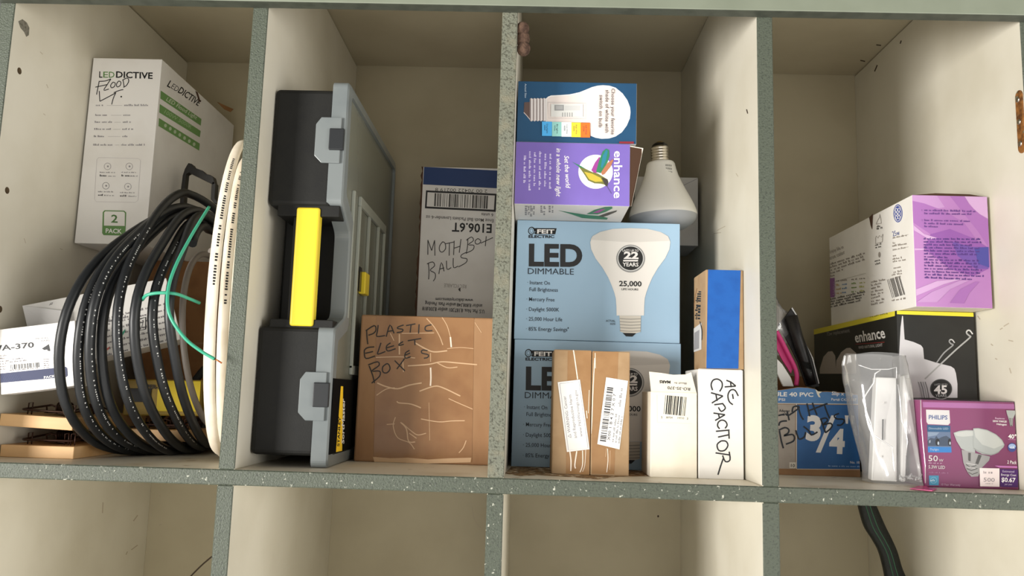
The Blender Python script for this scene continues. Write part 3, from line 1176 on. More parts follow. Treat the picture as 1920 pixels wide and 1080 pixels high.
b.box(xl1 - .003, xl1 + .006, q.y - .012, q.y + .016, atX(683, 555, xl1).z, atX(683, 513, xl1).z, 'yellow_plastic', bev=.0015)
o = b.build('lid_clip', r); o['label'] = 'small yellow clip on the lid edge'
b = MB()
q2 = atX(671, 520, xl1 + .001)
b.box(xl1, xl1 + .0016, q.y - .030, q.y - .016, atX(671, 545, xl1).z, atX(671, 498, xl1).z, 'black_glass', bev=.0004)
b.build('badge', r)
# latches: lid tabs with a dark catch in each
for (z0t, z1t, c0, c1) in ((tp(594, 306).z, tp(600, 221).z, tp(618, 283).z, tp(620, 243).z), (tp(565, 788).z, tp(575, 697).z, tp(588, 763).z, tp(590, 717).z)):
    zm = (z0t + z1t) / 2
    xa = tp(592, 262).x if zm > .25 else tp(562, 740).x
    ch = .009
    b = MB()
    oc = [(xl1 - .006, TY, z0t), (xa + ch, TY, z0t), (xa, TY, z0t + ch), (xa, TY, z1t - ch), (xa + ch * .7, TY, z1t), (xl1 - .006, TY, z1t)]
    b.prism(oc, (0, -.0035, 0), 'lid_rim', bev=.0008)
    tb = b.build('latch', r); lat = tb
    b = MB()
    x0c = (tp(619, 262).x if zm > .25 else tp(589, 740).x)
    b.box(x0c, xl1 - .0015, TY - .0065, TY - .002, c0, c1, 'catch_plastic', bev=.0012)
    o = b.build('latch_catch', lat); o['label'] = 'dark grey square catch'
# printed insert behind the lower corner of the lid
b = MB()
fy0, fy1 = TY + .007, TY + .125
fz0, fz1 = .016, .105
b.box(xl1 - .0005, xl1 + .0014, fy0 - .004, fy1, fz0, fz1, 'black_print', bev=.0002)
ff = Face((xl1 + .0014, fy0 - .004, fz0), (0, 1, 0), (0, 0, 1), fy1 - fy0 + .004, fz1 - fz0)
p = Print(b, ff, (567, 600, 3.857))
YW = ink(250, 205, 40)
p.poly([(278, 478), (294, 480), (286, 955), (242, 955)], YW)
p.up()
p.text('STANLEY', (266, 915), (276, 700), 16, K, .03)
p.text('SortMaster', (300, 895), (306, 570), 20, W, .02)
o = b.build('label_insert', r); o['label'] = 'black and yellow printed label seen on the lid'

# ------------------------------------------------------------------ taped cardboard box
y0 = .150
a = atY(660, 862, y0); c = atY(926, 597, y0)
x0b, x1b, zt = max(a.x, xl1 + .0075), DX[2] - HT - .0015, atY(800, 593, y0).z
r, mb, F = carton('cardboard_box', 'brown cardboard box covered with clear tape and marked in black pen', 'box', x0b, x1b, y0, .318, 0.0, zt, 'kraft', {'top': 'kraft_dark'}, bev=.0025)
p = Print(mb, F['front'], (650, 580, 3.66))
hw2 = lambda p, sts, wd, m=K, sm=3: [p.line(s_, wd, m, sm if len(s_) > 2 else 0) for s_ in sts]
PEN = ink(44, 38, 32)
p.up(4)
hw2(p, [[(138, 140), (140, 190), (146, 240)], [(132, 148), (190, 112), (202, 140), (185, 165), (150, 178)], [(217, 108), (212, 150), (208, 186), (264, 180)],
        [(272, 188), (298, 108), (326, 166)], [(284, 152), (318, 146)], [(392, 108), (356, 120), (350, 132), (386, 138), (378, 154), (344, 160)], [(408, 112), (472, 100)], [(442, 105), (436, 160)], [(497, 103), (494, 166)],
        [(582, 106), (545, 116), (538, 136), (550, 148), (588, 146)],
        [(190, 258), (150, 262), (126, 276), (122, 300), (134, 338), (196, 320)], [(128, 302), (182, 290)], [(236, 230), (220, 280), (214, 308), (266, 290)],
        [(302, 230), (276, 250), (274, 276), (290, 286), (336, 270)], [(276, 264), (326, 250)], [(388, 222), (364, 236), (360, 248), (392, 240)], [(420, 216), (512, 200)], [(466, 206), (470, 246)],
        [(155, 388), (178, 450), (192, 506)], [(148, 382), (212, 360), (222, 386), (172, 424), (226, 424), (226, 460), (172, 506)],
        [(276, 372), (248, 396), (250, 430), (276, 436), (298, 410), (290, 380), (276, 372)], [(330, 352), (400, 422)], [(345, 410), (398, 338)],
        [(432, 282), (404, 300), (402, 334), (440, 326)], [(404, 314), (436, 300)], 
        [(555, 284), (520, 280), (516, 300), (560, 312), (556, 330), (530, 336)]], 8, PEN)
mb.build('carton', r)
b = MB()
ft = F['front']
tl, tr_, br, bl = ft.uv(650 + 205 / 3.66, 580 + 45 / 3.66), ft.uv(650 + 875 / 3.66, 580 + 50 / 3.66), ft.uv(650 + 860 / 3.66, 580 + 1050 / 3.66), ft.uv(650 + 185 / 3.66, 580 + 1040 / 3.66)
cp_ = lambda uv, e: ft.o + ft.u * uv[0] + ft.v * min(max(uv[1], .001), ft.h - .001) + ft.n * e
b.poly([cp_(bl, .0003), cp_(br, .0003), cp_(tr_, .0003), cp_(tl, .0003)], 'clear_tape')
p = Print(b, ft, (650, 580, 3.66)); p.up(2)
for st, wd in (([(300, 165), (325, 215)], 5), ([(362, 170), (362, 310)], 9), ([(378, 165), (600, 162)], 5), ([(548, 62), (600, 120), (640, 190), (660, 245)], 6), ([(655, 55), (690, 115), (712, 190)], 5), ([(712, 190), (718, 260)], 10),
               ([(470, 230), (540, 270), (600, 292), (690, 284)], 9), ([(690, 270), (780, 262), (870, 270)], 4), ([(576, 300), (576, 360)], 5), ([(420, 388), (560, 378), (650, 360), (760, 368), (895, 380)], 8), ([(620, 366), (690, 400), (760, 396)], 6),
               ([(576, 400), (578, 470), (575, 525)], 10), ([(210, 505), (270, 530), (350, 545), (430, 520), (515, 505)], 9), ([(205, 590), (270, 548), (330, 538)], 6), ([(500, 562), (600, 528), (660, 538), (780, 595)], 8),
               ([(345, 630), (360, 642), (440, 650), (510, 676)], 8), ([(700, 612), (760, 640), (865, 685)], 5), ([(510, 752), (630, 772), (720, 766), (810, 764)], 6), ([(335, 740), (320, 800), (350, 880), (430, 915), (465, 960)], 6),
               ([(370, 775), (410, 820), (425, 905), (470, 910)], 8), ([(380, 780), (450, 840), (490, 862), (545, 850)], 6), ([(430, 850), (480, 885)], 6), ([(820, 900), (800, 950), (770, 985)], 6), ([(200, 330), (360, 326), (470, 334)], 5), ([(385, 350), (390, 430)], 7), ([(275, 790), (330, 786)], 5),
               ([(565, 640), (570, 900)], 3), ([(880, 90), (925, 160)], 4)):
    p.line(st, wd * 1.0, 'tape_crease_glint' if wd > 9 else 'tape_crease_dull', 4 if len(st) > 2 else 0)  # pale ribbons carry both the creases and their painted highlights
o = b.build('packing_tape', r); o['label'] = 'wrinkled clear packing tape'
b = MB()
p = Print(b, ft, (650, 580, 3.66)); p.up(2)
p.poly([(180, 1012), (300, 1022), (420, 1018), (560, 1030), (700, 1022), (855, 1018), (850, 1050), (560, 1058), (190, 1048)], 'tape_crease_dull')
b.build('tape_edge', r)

# ------------------------------------------------------------------ tall moth ball box, printed upside down
y0 = .332
zt = atY(860, 314, y0).z
xa = atY(786, 460, y0).x
r, mb, F = carton('moth_ball_box', 'tall white and blue moth ball case standing upside down behind the taped cardboard box', 'box', xa, DX[2] - HT - .0015, y0, .466, 0.0, zt, 'grey_white_card', {'left': 'kraft_dark', 'top': 'kraft_dark'})
C = (780, 300, 3.6)
p = Print(mb, F['front'], C)
NB = ink(28, 52, 98)
p.poly([(55, 42), (640, 75), (640, 195), (48, 165)], NB)
p.text('2 00 70422 00219 8', (482, 200), (130, 188), 24, ink(90, 88, 84), .005)
p.poly([(68, 205), (545, 228), (538, 350), (60, 326)], K)
p.up()
p.poly([(78, 218), (532, 240), (526, 336), (72, 314)], 'grey_white_card')
p.up()
p.bars((122, 312), (486, 330), 88, ink(70, 68, 66), 9, 30)
p.text('6 units', (522, 362), (442, 358), 22, ink(70, 66, 64), .01)
p.text('Enoz Moth Ball Packets Lavender-6 oz', (524, 400), (68, 374), 24, ink(84, 80, 78), .01)
p.text('E106.6T', (512, 434), (245, 424), 62, K, .02)
PB = ink(52, 50, 50)
hw2(p, [[(80, 640), (80, 540)], [(80, 540), (106, 612)], [(106, 612), (126, 542)], [(126, 542), (128, 646)], [(180, 552), (160, 580), (160, 612), (178, 622), (200, 598), (196, 562), (180, 552)], [(198, 566), (256, 554)], [(226, 560), (224, 646)],
        [(258, 545), (254, 642)], [(304, 534), (292, 626)], [(256, 596), (300, 582)], [(350, 530), (348, 580), (340, 632)], [(340, 542), (374, 520), (388, 544), (352, 572), (390, 576), (384, 606), (336, 630)],
        [(418, 530), (400, 546), (404, 566), (424, 566), (438, 546), (418, 530)], [(474, 515), (468, 582)], [(436, 562), (480, 542), (520, 524)],
        [(84, 694), (88, 750), (86, 806)], [(74, 702), (112, 688), (126, 714), (96, 744), (128, 764), (130, 796), (116, 818)], [(154, 770), (172, 692), (190, 752)], [(158, 738), (190, 728)], [(206, 680), (210, 738), (238, 726)], [(252, 662), (254, 726), (284, 716)],
        [(338, 624), (306, 642), (308, 660), (344, 668), (336, 694), (286, 722)]], 5.5, PB)
p.poly([(285, 870), (300, 862), (300, 890), (290, 882)], PB)
p.text('RECYCLABLE', (340, 842), (190, 834), 26, ink(150, 146, 142), .0)
p.text('www.delkorsystems.com', (386, 938), (132, 930), 22, PB, .015)
p.text('and/or 8,808,348 and/or Pats. Pending', (448, 975), (62, 956), 24, PB, .015)
p.text('U.S. Pat. Nos. 8,187,301 and/or 8,330,818', (462, 1012), (44, 990), 26, PB, .015)
mb.build('carton', r)
b = MB()
rnd = random.Random(5)
ed = []
zz = 0.0
xe = xa
k = 60
vs = []
for i in range(k + 1):
    z_ = zt * i / k
    vs.append((xe - .0003 - rnd.uniform(0, .0025), y0 - .0006, z_)); vs.append((xe + .0012, y0 - .0006, z_))
fs = [(2 * i, 2 * i + 1, 2 * i + 3, 2 * i + 2) for i in range(k)]
b.faces(vs, fs, 'dark_inside')
vs2 = [(v[0], v[1] + .0006, v[2]) for v in vs]
b.faces(vs2, [f_[::-1] for f_ in fs], 'dark_inside')
o = b.build('torn_edge', r); o['label'] = 'ragged dark perforated left edge'

# ================================================================== bay 3
# ------------------------------------------------------------------ two dimmable LED flood boxes
LY = .150
lx0, lx1 = .6236, .8418
LZ = .1652
LZ2 = .3256
def led_print(mb, f, src):
    p = Print(mb, f, (955, 405, 4.597), read=src)
    p.poly([(160, 140), (172, 108), (195, 92), (218, 104), (226, 130), (214, 150), (226, 158), (396, 158), (408, 106), (226, 104)], K)
    p.ell(190, 128, 28, 34, K)
    p.up(); p.ell(190, 128, 21, 26, 'led_blue'); p.up(); p.ell(190, 128, 14, 18, K); p.up(); p.ell(190, 128, 11, 15, 'led_blue')
    p.text('FEIT', (240, 150), (388, 152), 36, W, .03)
    p.text('ELECTRIC', (166, 188), (388, 190), 24, K, .035)
    D_ = ink(40, 40, 42)
    p.text('LED', (168, 426), (628, 432), 190, D_, .035)
    DK = ink(46, 54, 66)
    p.text('DIMMABLE', (160, 500), (556, 506), 54, DK, 0)
    for t_, x_, y_, x2 in (('· Instant On', 155, 588, 350), ('Full Brightness', 174, 648, 418), ('· Mercury Free', 148, 732, 390), ('· Daylight 5000K', 146, 818, 430), ('· 25,000 Hour Life', 146, 902, 456), ('· 85% Energy Savings', 144, 988, 500)):
        p.text(t_, (x_, y_), (x2, y_ + 6), 34, DK, .003)
    p.text('1', (503, 972), (512, 972), 14, DK)
    # reflector bulb picture
    B1, B2 = ink(228, 224, 218), ink(212, 208, 202)
    half = [(0, 105), (150, 112), (260, 138), (325, 175), (345, 225), (338, 285), (300, 365), (240, 445), (190, 530), (160, 600), (138, 660), (125, 710), (120, 780), (118, 858)]
    cx = 1042
    pts = [(cx - dx, dy) for dx, dy in half] + [(cx + dx, dy) for dx, dy in half[::-1]]
    p.poly(pts, B1)
    p.up()
    top = [(cx - 343, 205), (cx - 325, 175), (cx - 260, 138), (cx - 150, 112), (cx, 105), (cx + 150, 112), (cx + 260, 138), (cx + 325, 175), (cx + 343, 215), (cx, 228)]
    p.poly(top, B2)
    S1, S2 = ink(206, 200, 188), ink(158, 154, 146)
    p.poly([(948, 858), (1134, 860), (1130, 1000), (1088, 1012), (996, 1010), (958, 998)], S1)
    p.up()
    for i in range(5):
        p.line([(952, 884 + i * 26), (1040, 890 + i * 26), (1132, 886 + i * 26)], 8, S2, 3)
    p.poly([(976, 1008), (1092, 1010), (1060, 1040), (1005, 1038)], K)
    p.ell(1045, 368, 124, 120, ink(140, 140, 138), 36); p.up()
    p.ell(1045, 366, 114, 110, ink(206, 206, 204), 36); p.up()
    p.ell(1045, 366, 106, 102, ink(38, 38, 38), 36); p.up()
    p.text('LASTS UP TO', (975, 308), (1112, 310), 20, W, .01)
    p.text('22', (985, 368), (1112, 370), 60, W, .04)
    p.rect(980, 380, 1108, 393, W)
    p.text('YEARS', (975, 434), (1112, 436), 34, W, .02)
    p.text('25,000', (945, 604), (1138, 608), 46, K, .02)
    p.text('LIFE HOURS', (966, 640), (1110, 643), 18, ink(70, 70, 70), .01)
    p.text('ACTUAL', (832, 912), (912, 914), 18, DK, .01)
    p.text('SIZE', (868, 938), (914, 938), 16, DK, .01)
src = Face((lx0, LY, LZ), (1, 0, 0), (0, 0, 1), lx1 - lx0, LZ2 - LZ)
r, mb, F = carton('light_bulb_box', 'light blue LED flood bulb box on top of its twin, its front fully visible', 'box', lx0 - .0012, lx1 - .001, LY, .42, LZ, LZ2, 'led_blue', group=None)
led_print(mb, src, src)
mb.build('carton', r)
r, mb, F = carton('light_bulb_box', 'light blue LED flood bulb box at the bottom, half hidden by two kraft boxes', 'box', lx0 - .0002, lx1 + .0005, LY + .0005, .42, .0, LZ - .0004, 'led_blue')
f2 = Face((lx0 + .0002, LY + .0005, .001), (1, 0, 0), (0, 0, 1), lx1 - lx0, LZ2 - LZ)
led_print(mb, f2, src)
mb.build('carton', r)

# ------------------------------------------------------------------ purple bulb box overhanging the stack
PY = .060
PZ0 = LZ2 + .0004
px0, px1 = max(atY(966, 320, PY).x, DX[2] + HT + .0006), atY(1181, 330, PY).x
PZ1 = atY(1080, 268, PY).z
PD = .30
r, mb, F = carton('light_bulb_box', 'purple light bulb box with a hummingbird, lying on its side with its right end open', 'box', px0, px1, PY, PD, PZ0, PZ1, 'grey_white_card', {'front': 'enhance_purple'}, bev=.0006)
C = (955, 255, 5.143)
p = Print(mb, F['front'], C)
LV = ink(206, 196, 232)
p.text('enhance', (1012, 145), (1008, 600), 82, W, .014)
p.text('Set the world', (530, 190), (545, 505), 46, W, .01, .25)
p.text('in a whole new light', (455, 118), (452, 585), 46, W, .01, .25)
for i, (x_, a_, b_) in enumerate(((388, 172, 522), (340, 172, 512), (288, 148, 538), (238, 158, 520), (190, 148, 530), (140, 190, 472))):
    p.small((x_, a_), (x_ - 6, b_), 22, LV, i)
p.ell(832, 345, 166, 164, W, 40)
p.up()
BG, BT, BM, BO = ink(46, 120, 84), ink(40, 120, 140), ink(150, 60, 140), ink(170, 110, 80)
BY, BB, BD = ink(190, 170, 60), ink(110, 110, 50), ink(60, 56, 50)
p.poly([(606, 250), (690, 290), (740, 320), (820, 360), (790, 380), (730, 345), (676, 300)], BG)
p.poly([(790, 330), (826, 256), (868, 200), (884, 230), (862, 350), (820, 360)], BM); p.up()
p.poly([(836, 346), (868, 230), (900, 150), (934, 122), (962, 136), (966, 190), (948, 250), (910, 320), (880, 360)], BG); p.up()
p.poly([(880, 300), (900, 190), (936, 130), (950, 150), (930, 240), (896, 310)], BT)
p.poly([(884, 352), (945, 262), (1000, 222), (1002, 240), (976, 296), (920, 366), (896, 378)], BO); p.up()
p.poly([(672, 300), (740, 322), (800, 350), (850, 362), (900, 392), (945, 420), (952, 450), (942, 490), (915, 470), (880, 462), (820, 458), (760, 430), (715, 360)], BB); p.up()
p.poly([(720, 345), (800, 365), (880, 405), (900, 440), (830, 444), (770, 420)], BY)
p.poly([(890, 400), (945, 418), (954, 448), (940, 488), (915, 462)], BD)
p.line([(940, 486), (962, 520), (984, 556)], 3, BD)
p = Print(mb, F['bottom'], C)
GY = ink(130, 128, 132)
for i, x_ in enumerate((150, 200, 300, 380)):
    p.small((x_, 672), (x_, 780), 26, GY, i)
    p.small((x_ + 30, 675), (x_ + 28, 775), 22, GY, i + 5)
p.poly([(470, 716), (580, 735), (680, 750), (760, 762), (880, 770), (950, 790), (940, 806), (820, 800), (700, 790), (600, 755)], BG); p.up()
p.poly([(745, 752), (820, 712), (920, 684), (990, 680), (995, 696), (930, 730), (850, 755)], BG)
p.poly([(800, 740), (880, 705), (930, 700), (860, 740)], BM)
p.poly([(860, 770), (960, 735), (1040, 715), (1030, 730), (950, 765), (900, 780)], BD)
mb.build('carton', r)
b = MB()
xe = px1
q = [(xe, PY + .001, PZ0 + .001), (xe, PY + .001, PZ1 - .002), (atY(1206, 278, PY + .004).x, PY + .004, atY(1206, 278, PY + .004).z), (atY(1184, 384, PY + .004).x, PY + .004, PZ0 + .0012)]
b.prism([q[0], q[3], q[2], q[1]], (0, .0006, 0), 'dark_inside')
w_ = .0016
b.prism([V(q[3]) + V((-w_, -.0003, 0)), V(q[3]) + V((0, -.0003, 0)), V(q[2]) + V((0, -.0003, 0)), V(q[2]) + V((-w_, -.0003, 0))], (0, .0009, 0), 'ivory_card')
b.prism([V(q[1]) + V((0, -.0003, -.001)), V(q[2]) + V((0, -.0003, -.001)), V(q[2]) + V((0, -.0003, 0)), V(q[1]) + V((0, -.0003, 0))], (0, .0009, 0), 'ivory_card')
o = b.build('end_flap', r); o['label'] = 'opened end flap, dark kraft inside'

# ------------------------------------------------------------------ dark blue bulb box on top
bz0 = PZ1 + .0005
bX0, bX1 = max(atY(970, 210, PY).x, DX[2] + HT + .0006), atY(1194, 212, PY).x
bz1 = atY(1085, 153, PY).z
r, mb, F = carton('light_bulb_box', 'dark blue light bulb box picturing a white bulb and colour swatches, topmost in its stack', 'box', bX0, bX1, PY + .002, PY + .20, bz0, bz1, 'enhance_blue', {'right': 'ivory_card', 'bottom': 'grey_white_card'}, bev=.0006)
p = Print(mb, F['front'], (955, 140, 7.68))
p.text('Actual Size', (222, 130), (222, 335), 28, ink(190, 205, 220), .0)
SW = ink(222, 211, 205)
out = [(525, 345), (560, 316), (600, 300), (740, 294), (870, 284), (1010, 254), (1100, 218), (1190, 180), (1270, 160), (1350, 153), (1440, 160), (1530, 188), (1630, 270), (1700, 370), (1738, 470), (1745, 545), (1735, 630), (1690, 735), (1620, 830), (1530, 890), (1440, 918), (1330, 924), (1240, 908), (1170, 880), (1160, 690), (520, 680)]
p.poly(out, W); p.up()
p.poly([(545, 350), (600, 318), (870, 300), (1020, 270), (1195, 196), (1350, 168), (1520, 200), (1620, 285), (1690, 380), (1728, 480), (1732, 545), (1715, 640), (1670, 735), (1600, 820), (1520, 874), (1430, 900), (1330, 908), (1240, 894), (1176, 870), (1176, 690), (535, 676)], SW); p.up()
M1, M2, M3 = ink(200, 192, 190), ink(120, 108, 108), ink(238, 234, 234)
p.poly([(215, 400), (300, 395), (300, 640), (250, 590), (208, 540)], ink(92, 74, 70))
p.line([(208, 545), (250, 590), (300, 650)], 10, M1)
for i in range(5):
    x_ = 296 + i * 46
    p.poly([(x_, 350), (x_ + 24, 338), (x_ + 46, 352), (x_ + 46, 660), (x_ + 22, 676), (x_, 660)], M1)
    p.up()
    p.line([(x_ + 8, 352), (x_ + 8, 660)], 10, M2)
    p.line([(x_ + 28, 350), (x_ + 28, 662)], 8, M3)
LGc, MG = ink(214, 214, 210), ink(150, 150, 150)
p.line([(555, 400), (1100, 415), (1095, 640), (570, 630), (555, 400)], 5, ink(190, 186, 184))
p.rect(600, 425, 1060, 610, LGc); p.up()
p.rect(650, 440, 785, 522, MG); p.rect(800, 450, 1020, 520, ink(200, 200, 198)); p.up()
p.rect(668, 452, 770, 505, ink(168, 168, 168))
for i in range(5):
    p.rect(762 + i * 34, 550, 772 + i * 34, 610, MG)
for x_, cc in ((470, (78, 172, 232)), (615, (150, 208, 200)), (750, (232, 236, 236)), (893, (244, 214, 60)), (1025, (240, 112, 40))):
    w2 = 148 if x_ < 1000 else 142
    p.poly([(x_, 680 + (x_ - 470) * .03), (x_ + w2 - 4, 682 + (x_ - 470) * .03), (x_ + w2 - 6, 888 + (x_ - 470) * .04), (x_, 886 + (x_ - 470) * .04)], ink(*cc))
p.up()
for i, (x_, t1, t2) in enumerate(((535, 'Daylight', '5000K'), (680, 'Bright', 'White'), (820, 'Cool White', '4000K'), (955, 'Bright White', '3000K'), (1095, 'Soft White', '2700K'))):
    tc_ = ink(50, 60, 70)
    p.text(t1, (x_, 715 + i * 4), (x_, 850 + i * 4), 22, tc_, .0)
    p.text(t2, (x_ - 34, 730 + i * 4), (x_ - 34, 810 + i * 4), 20, tc_, .0)
TK = ink(70, 58, 56)
p.text('Choose your favorite', (1468, 205), (1462, 868), 52, TK, .005)
p.text('shade of white with', (1385, 225), (1378, 840), 52, TK, .005)
p.text('switch on bulb', (1298, 298), (1285, 765), 52, TK, .005)
p.rect(1580, 968, 1790, 1015, ink(130, 34, 44))
mb.build('carton', r)

# ------------------------------------------------------------------ reflector bulb standing on its face
by_ = .205
rim = atY(1243, 404, by_)
topb = atY(1231, 252, by_)
ax = V((topb.x - rim.x, .0, topb.z - rim.z)).normalized()
ax = (V((-.05, -.01, 1))).normalized()
Rr = .0478
base = V((rim.x + .001, by_, LZ2 + .0012))
r = thing('light_bulb', 'white reflector flood bulb standing lens down beside the purple box, screw base up', 'light bulb', tuple(base))
b = MB()
b.lathe([(.0, 0), (.016, .0004), (.030, .003), (.0400, .0085), (.0455, .0145), (.0472, .0205)], 'bulb_lens', base, ax, 48, False, False)
b.build('lens', r)
b = MB()
prof = [(.0472, .0205), (.0476, .0225), (.0470, .0260), (.0440, .0350), (.0390, .0460), (.0335, .0570), (.0285, .0680), (.0245, .0780), (.0218, .0870), (.0205, .0930), (.0200, .0960), (.0185, .0985), (.0140, .0995)]
b.lathe(prof, 'bulb_white', base, ax, 48, False, True)
for i in range(3):
    c0 = base + ax * (.088 - i * .005) + V((.003 + 0, -.0214 - .0002 - i * .0008, 0))
    for j in range(4):
        b.poly([c0 + V((j * .0024, 0.00015 * j * j, 0)), c0 + V((j * .0024 + .0016, .0002 * j * j, 0)), c0 + V((j * .0024 + .0016, .0002 * j * j, .0026)), c0 + V((j * .0024, .00015 * j * j, .0026))], ink(150, 150, 146))
b.build('reflector_body', r)
b = MB()
pf = [(.0128, .0995)]
for i in range(5):
    z_ = .1015 + i * .0040
    pf += [(.0122, z_), (.0133, z_ + .001), (.0133, z_ + .002), (.0122, z_ + .003)]
pf += [(.0118, .1218)]
b.lathe(pf, 'nickel', base, ax, 32, True, True)
o = b.build('screw_base', r); o['label'] = 'shiny threaded metal screw base'
b = MB()
b.lathe([(.0118, .1218), (.0108, .1245), (.007, .1275), (.0052, .128)], 'black_glass', base, ax, 24, False, True)
b.lathe([(.0052, .128), (.0048, .1292), (.002, .1298)], 'brass', base, ax, 16, False, True)
b.build('contact_tip', r)

# ------------------------------------------------------------------ plain white box behind the bulb
y0 = .305
r, mb, F = carton('white_carton', 'small plain white box standing behind the white reflector bulb', 'box', .800, atY(1309, 400, y0).x, y0, .40, LZ2 + .0004, atY(1300, 333, y0).z, 'grey_white_card')
p = Print(mb, F['front'], (955, 255, 5.143))
p.line([(1650, 490), (1850, 410)], 4, GY)
mb.build('carton', r)

# ------------------------------------------------------------------ two kraft boxes
C = (1020, 640, 4.154)
KY = .066
ka, kb = atY(1036, 800, KY).x, atY(1107, 800, KY).x
kc, kd = kb + .0008, atY(1180, 800, KY).x
kz = atY(1110, 657, KY).z
LBW = 'white_card'
r, mb, F = carton('kraft_box', 'small kraft box with a white warning sticker, left of the taped pair', 'box', ka, kb, KY, LY - .003, 0, kz, 'kraft_small', bev=.0012)
mb.build('carton', r)
b = MB(); p = Print(b, F['front'], C)
p.poly([(185, 75), (385, 75), (360, 1040), (170, 1030)], 'tape_small')
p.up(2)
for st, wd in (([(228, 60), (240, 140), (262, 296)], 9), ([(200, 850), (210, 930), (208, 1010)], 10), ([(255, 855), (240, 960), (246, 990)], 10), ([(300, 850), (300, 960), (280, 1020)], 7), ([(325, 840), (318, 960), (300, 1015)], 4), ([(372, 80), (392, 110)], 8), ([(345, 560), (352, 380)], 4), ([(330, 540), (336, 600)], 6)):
    p.line(st, wd, 'tape_crease_glint', 4 if len(st) > 2 else 0)
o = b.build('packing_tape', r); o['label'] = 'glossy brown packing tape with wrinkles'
b = MB(); p = Print(b, F['front'], C); p.up(4)
p.poly([(106, 318), (280, 298), (355, 840), (178, 862)], LBW); p.up()
p.line([(122, 330), (272, 312), (342, 830), (190, 848), (122, 330)], 4, ink(170, 170, 176))
tg = ink(140, 138, 144)
p.text('△ WARNING: Cancer', (212, 752), (170, 425), 24, tg, .005)
p.text('and Reproductive Harm', (256, 752), (212, 415), 24, tg, .005)
p.text('www.P65Warnings.ca.gov', (300, 742), (255, 378), 22, tg, .005)
o = b.build('warning_sticker', r); o['label'] = 'white printed warning sticker'
r, mb, F = carton('kraft_box', 'small kraft box with a white barcode sticker, right of the taped pair', 'box', kc, kd, KY, LY - .003, 0, kz - .0006, 'kraft_small', bev=.0012)
mb.build('carton', r)
b = MB(); p = Print(b, F['front'], C)
p.poly([(380, 75), (580, 80), (548, 1035), (372, 1032)], 'tape_small')
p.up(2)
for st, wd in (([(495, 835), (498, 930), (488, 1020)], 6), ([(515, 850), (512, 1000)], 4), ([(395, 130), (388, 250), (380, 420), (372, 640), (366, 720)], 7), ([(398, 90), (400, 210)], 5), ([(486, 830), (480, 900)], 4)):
    p.line(st, wd, 'tape_crease_glint' if wd > 4 else 'tape_crease_dull', 4 if len(st) > 2 else 0)
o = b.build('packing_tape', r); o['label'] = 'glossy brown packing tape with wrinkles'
b = MB(); p = Print(b, F['front'], C); p.up(4)
p.poly([(484, 280), (654, 308), (588, 842), (415, 800)], LBW); p.up()
p.bars((432, 776), (486, 350), 0.1, K, 3, 2)
d0_, d1_ = (480, 790), (535, 360)
p.bars((482, 782), (540, 358), 48, ink(60, 60, 64), 12, 34)
p.text('X00 1 B 4 2 7 X 0 7', (512, 772), (560, 410), 22, ink(80, 80, 84), .005)
for i in range(3):
    p.small((540 + i * 24, 785 + i * 5), (570 + i * 22, 560 + i * 6), 15, ink(150, 150, 152), i)
p.small((596, 510), (615, 360), 22, ink(150, 150, 152), 7)
o = b.build('barcode_sticker', r); o['label'] = 'white barcode sticker'

# ------------------------------------------------------------------ capacitor boxes
C = (1200, 490, 2.573)
ra, rb = atY(1219.5, 820, KY).x, atY(1307, 820, KY).x
rz = atY(1260, 735, KY).z
r, mb, F = carton('capacitor_box', 'off-white capacitor box with a barcode, its printed top flap standing up', 'box', ra, rb, KY, KY + .072, 0, rz, 'ivory_card')
p = Print(mb, F['front'], (1020, 640, 4.154))
p.line([(880, 415), (882, 630), (1150, 640)], 3, ink(214, 208, 192))
p.bars((932, 566), (1100, 582), 148, K, 21, 15)
p.text('5', (912, 600), (922, 600), 18, K); p.text('38704', (948, 600), (1000, 602), 16, K); p.text('19710', (1040, 604), (1090, 606), 16, K); p.text('3', (1112, 610), (1122, 610), 18, K)
mb.build('carton', r)
b = MB()
ztop = atY(1260, 698, KY + .004).z
pts = [V((ra + .0005, KY + .0006, rz)), V((rb - .0005, KY + .0006, rz)), V((atY(1296, 700, KY + .004).x, KY + .004, ztop + .0008)), V((atY(1285, 697, KY + .004).x, KY + .004, ztop - .0022)), V((atY(1262, 702, KY + .004).x, KY + .004, ztop - .003)), V((atY(1240, 698, KY + .004).x, KY + .004, ztop - .0012)), V((atY(1217, 695, KY + .004).x, KY + .004, ztop))]
b.prism(pts, (0, .0006, 0), 'ivory_card')
fu = (pts[1] - pts[0]).normalized(); fv = (pts[6] - pts[0]); fv = (fv - fu * fv.dot(fu)).normalized()
p = Print(b, Face(pts[0] + V((0, -.0002, 0)), fu, fv, .06, .03), (1020, 640, 4.154), clip=False)
p.text('RO-35-370', (1138, 362), (962, 350), 24, ink(60, 58, 58), .012)
p.text('MARS', (985, 308), (900, 304), 22, K, .04)
p.small((1110, 322), (1010, 318), 14, ink(150, 146, 140), 2)
o = b.build('top_flap', r); o['label'] = 'raised top flap with upside-down print'

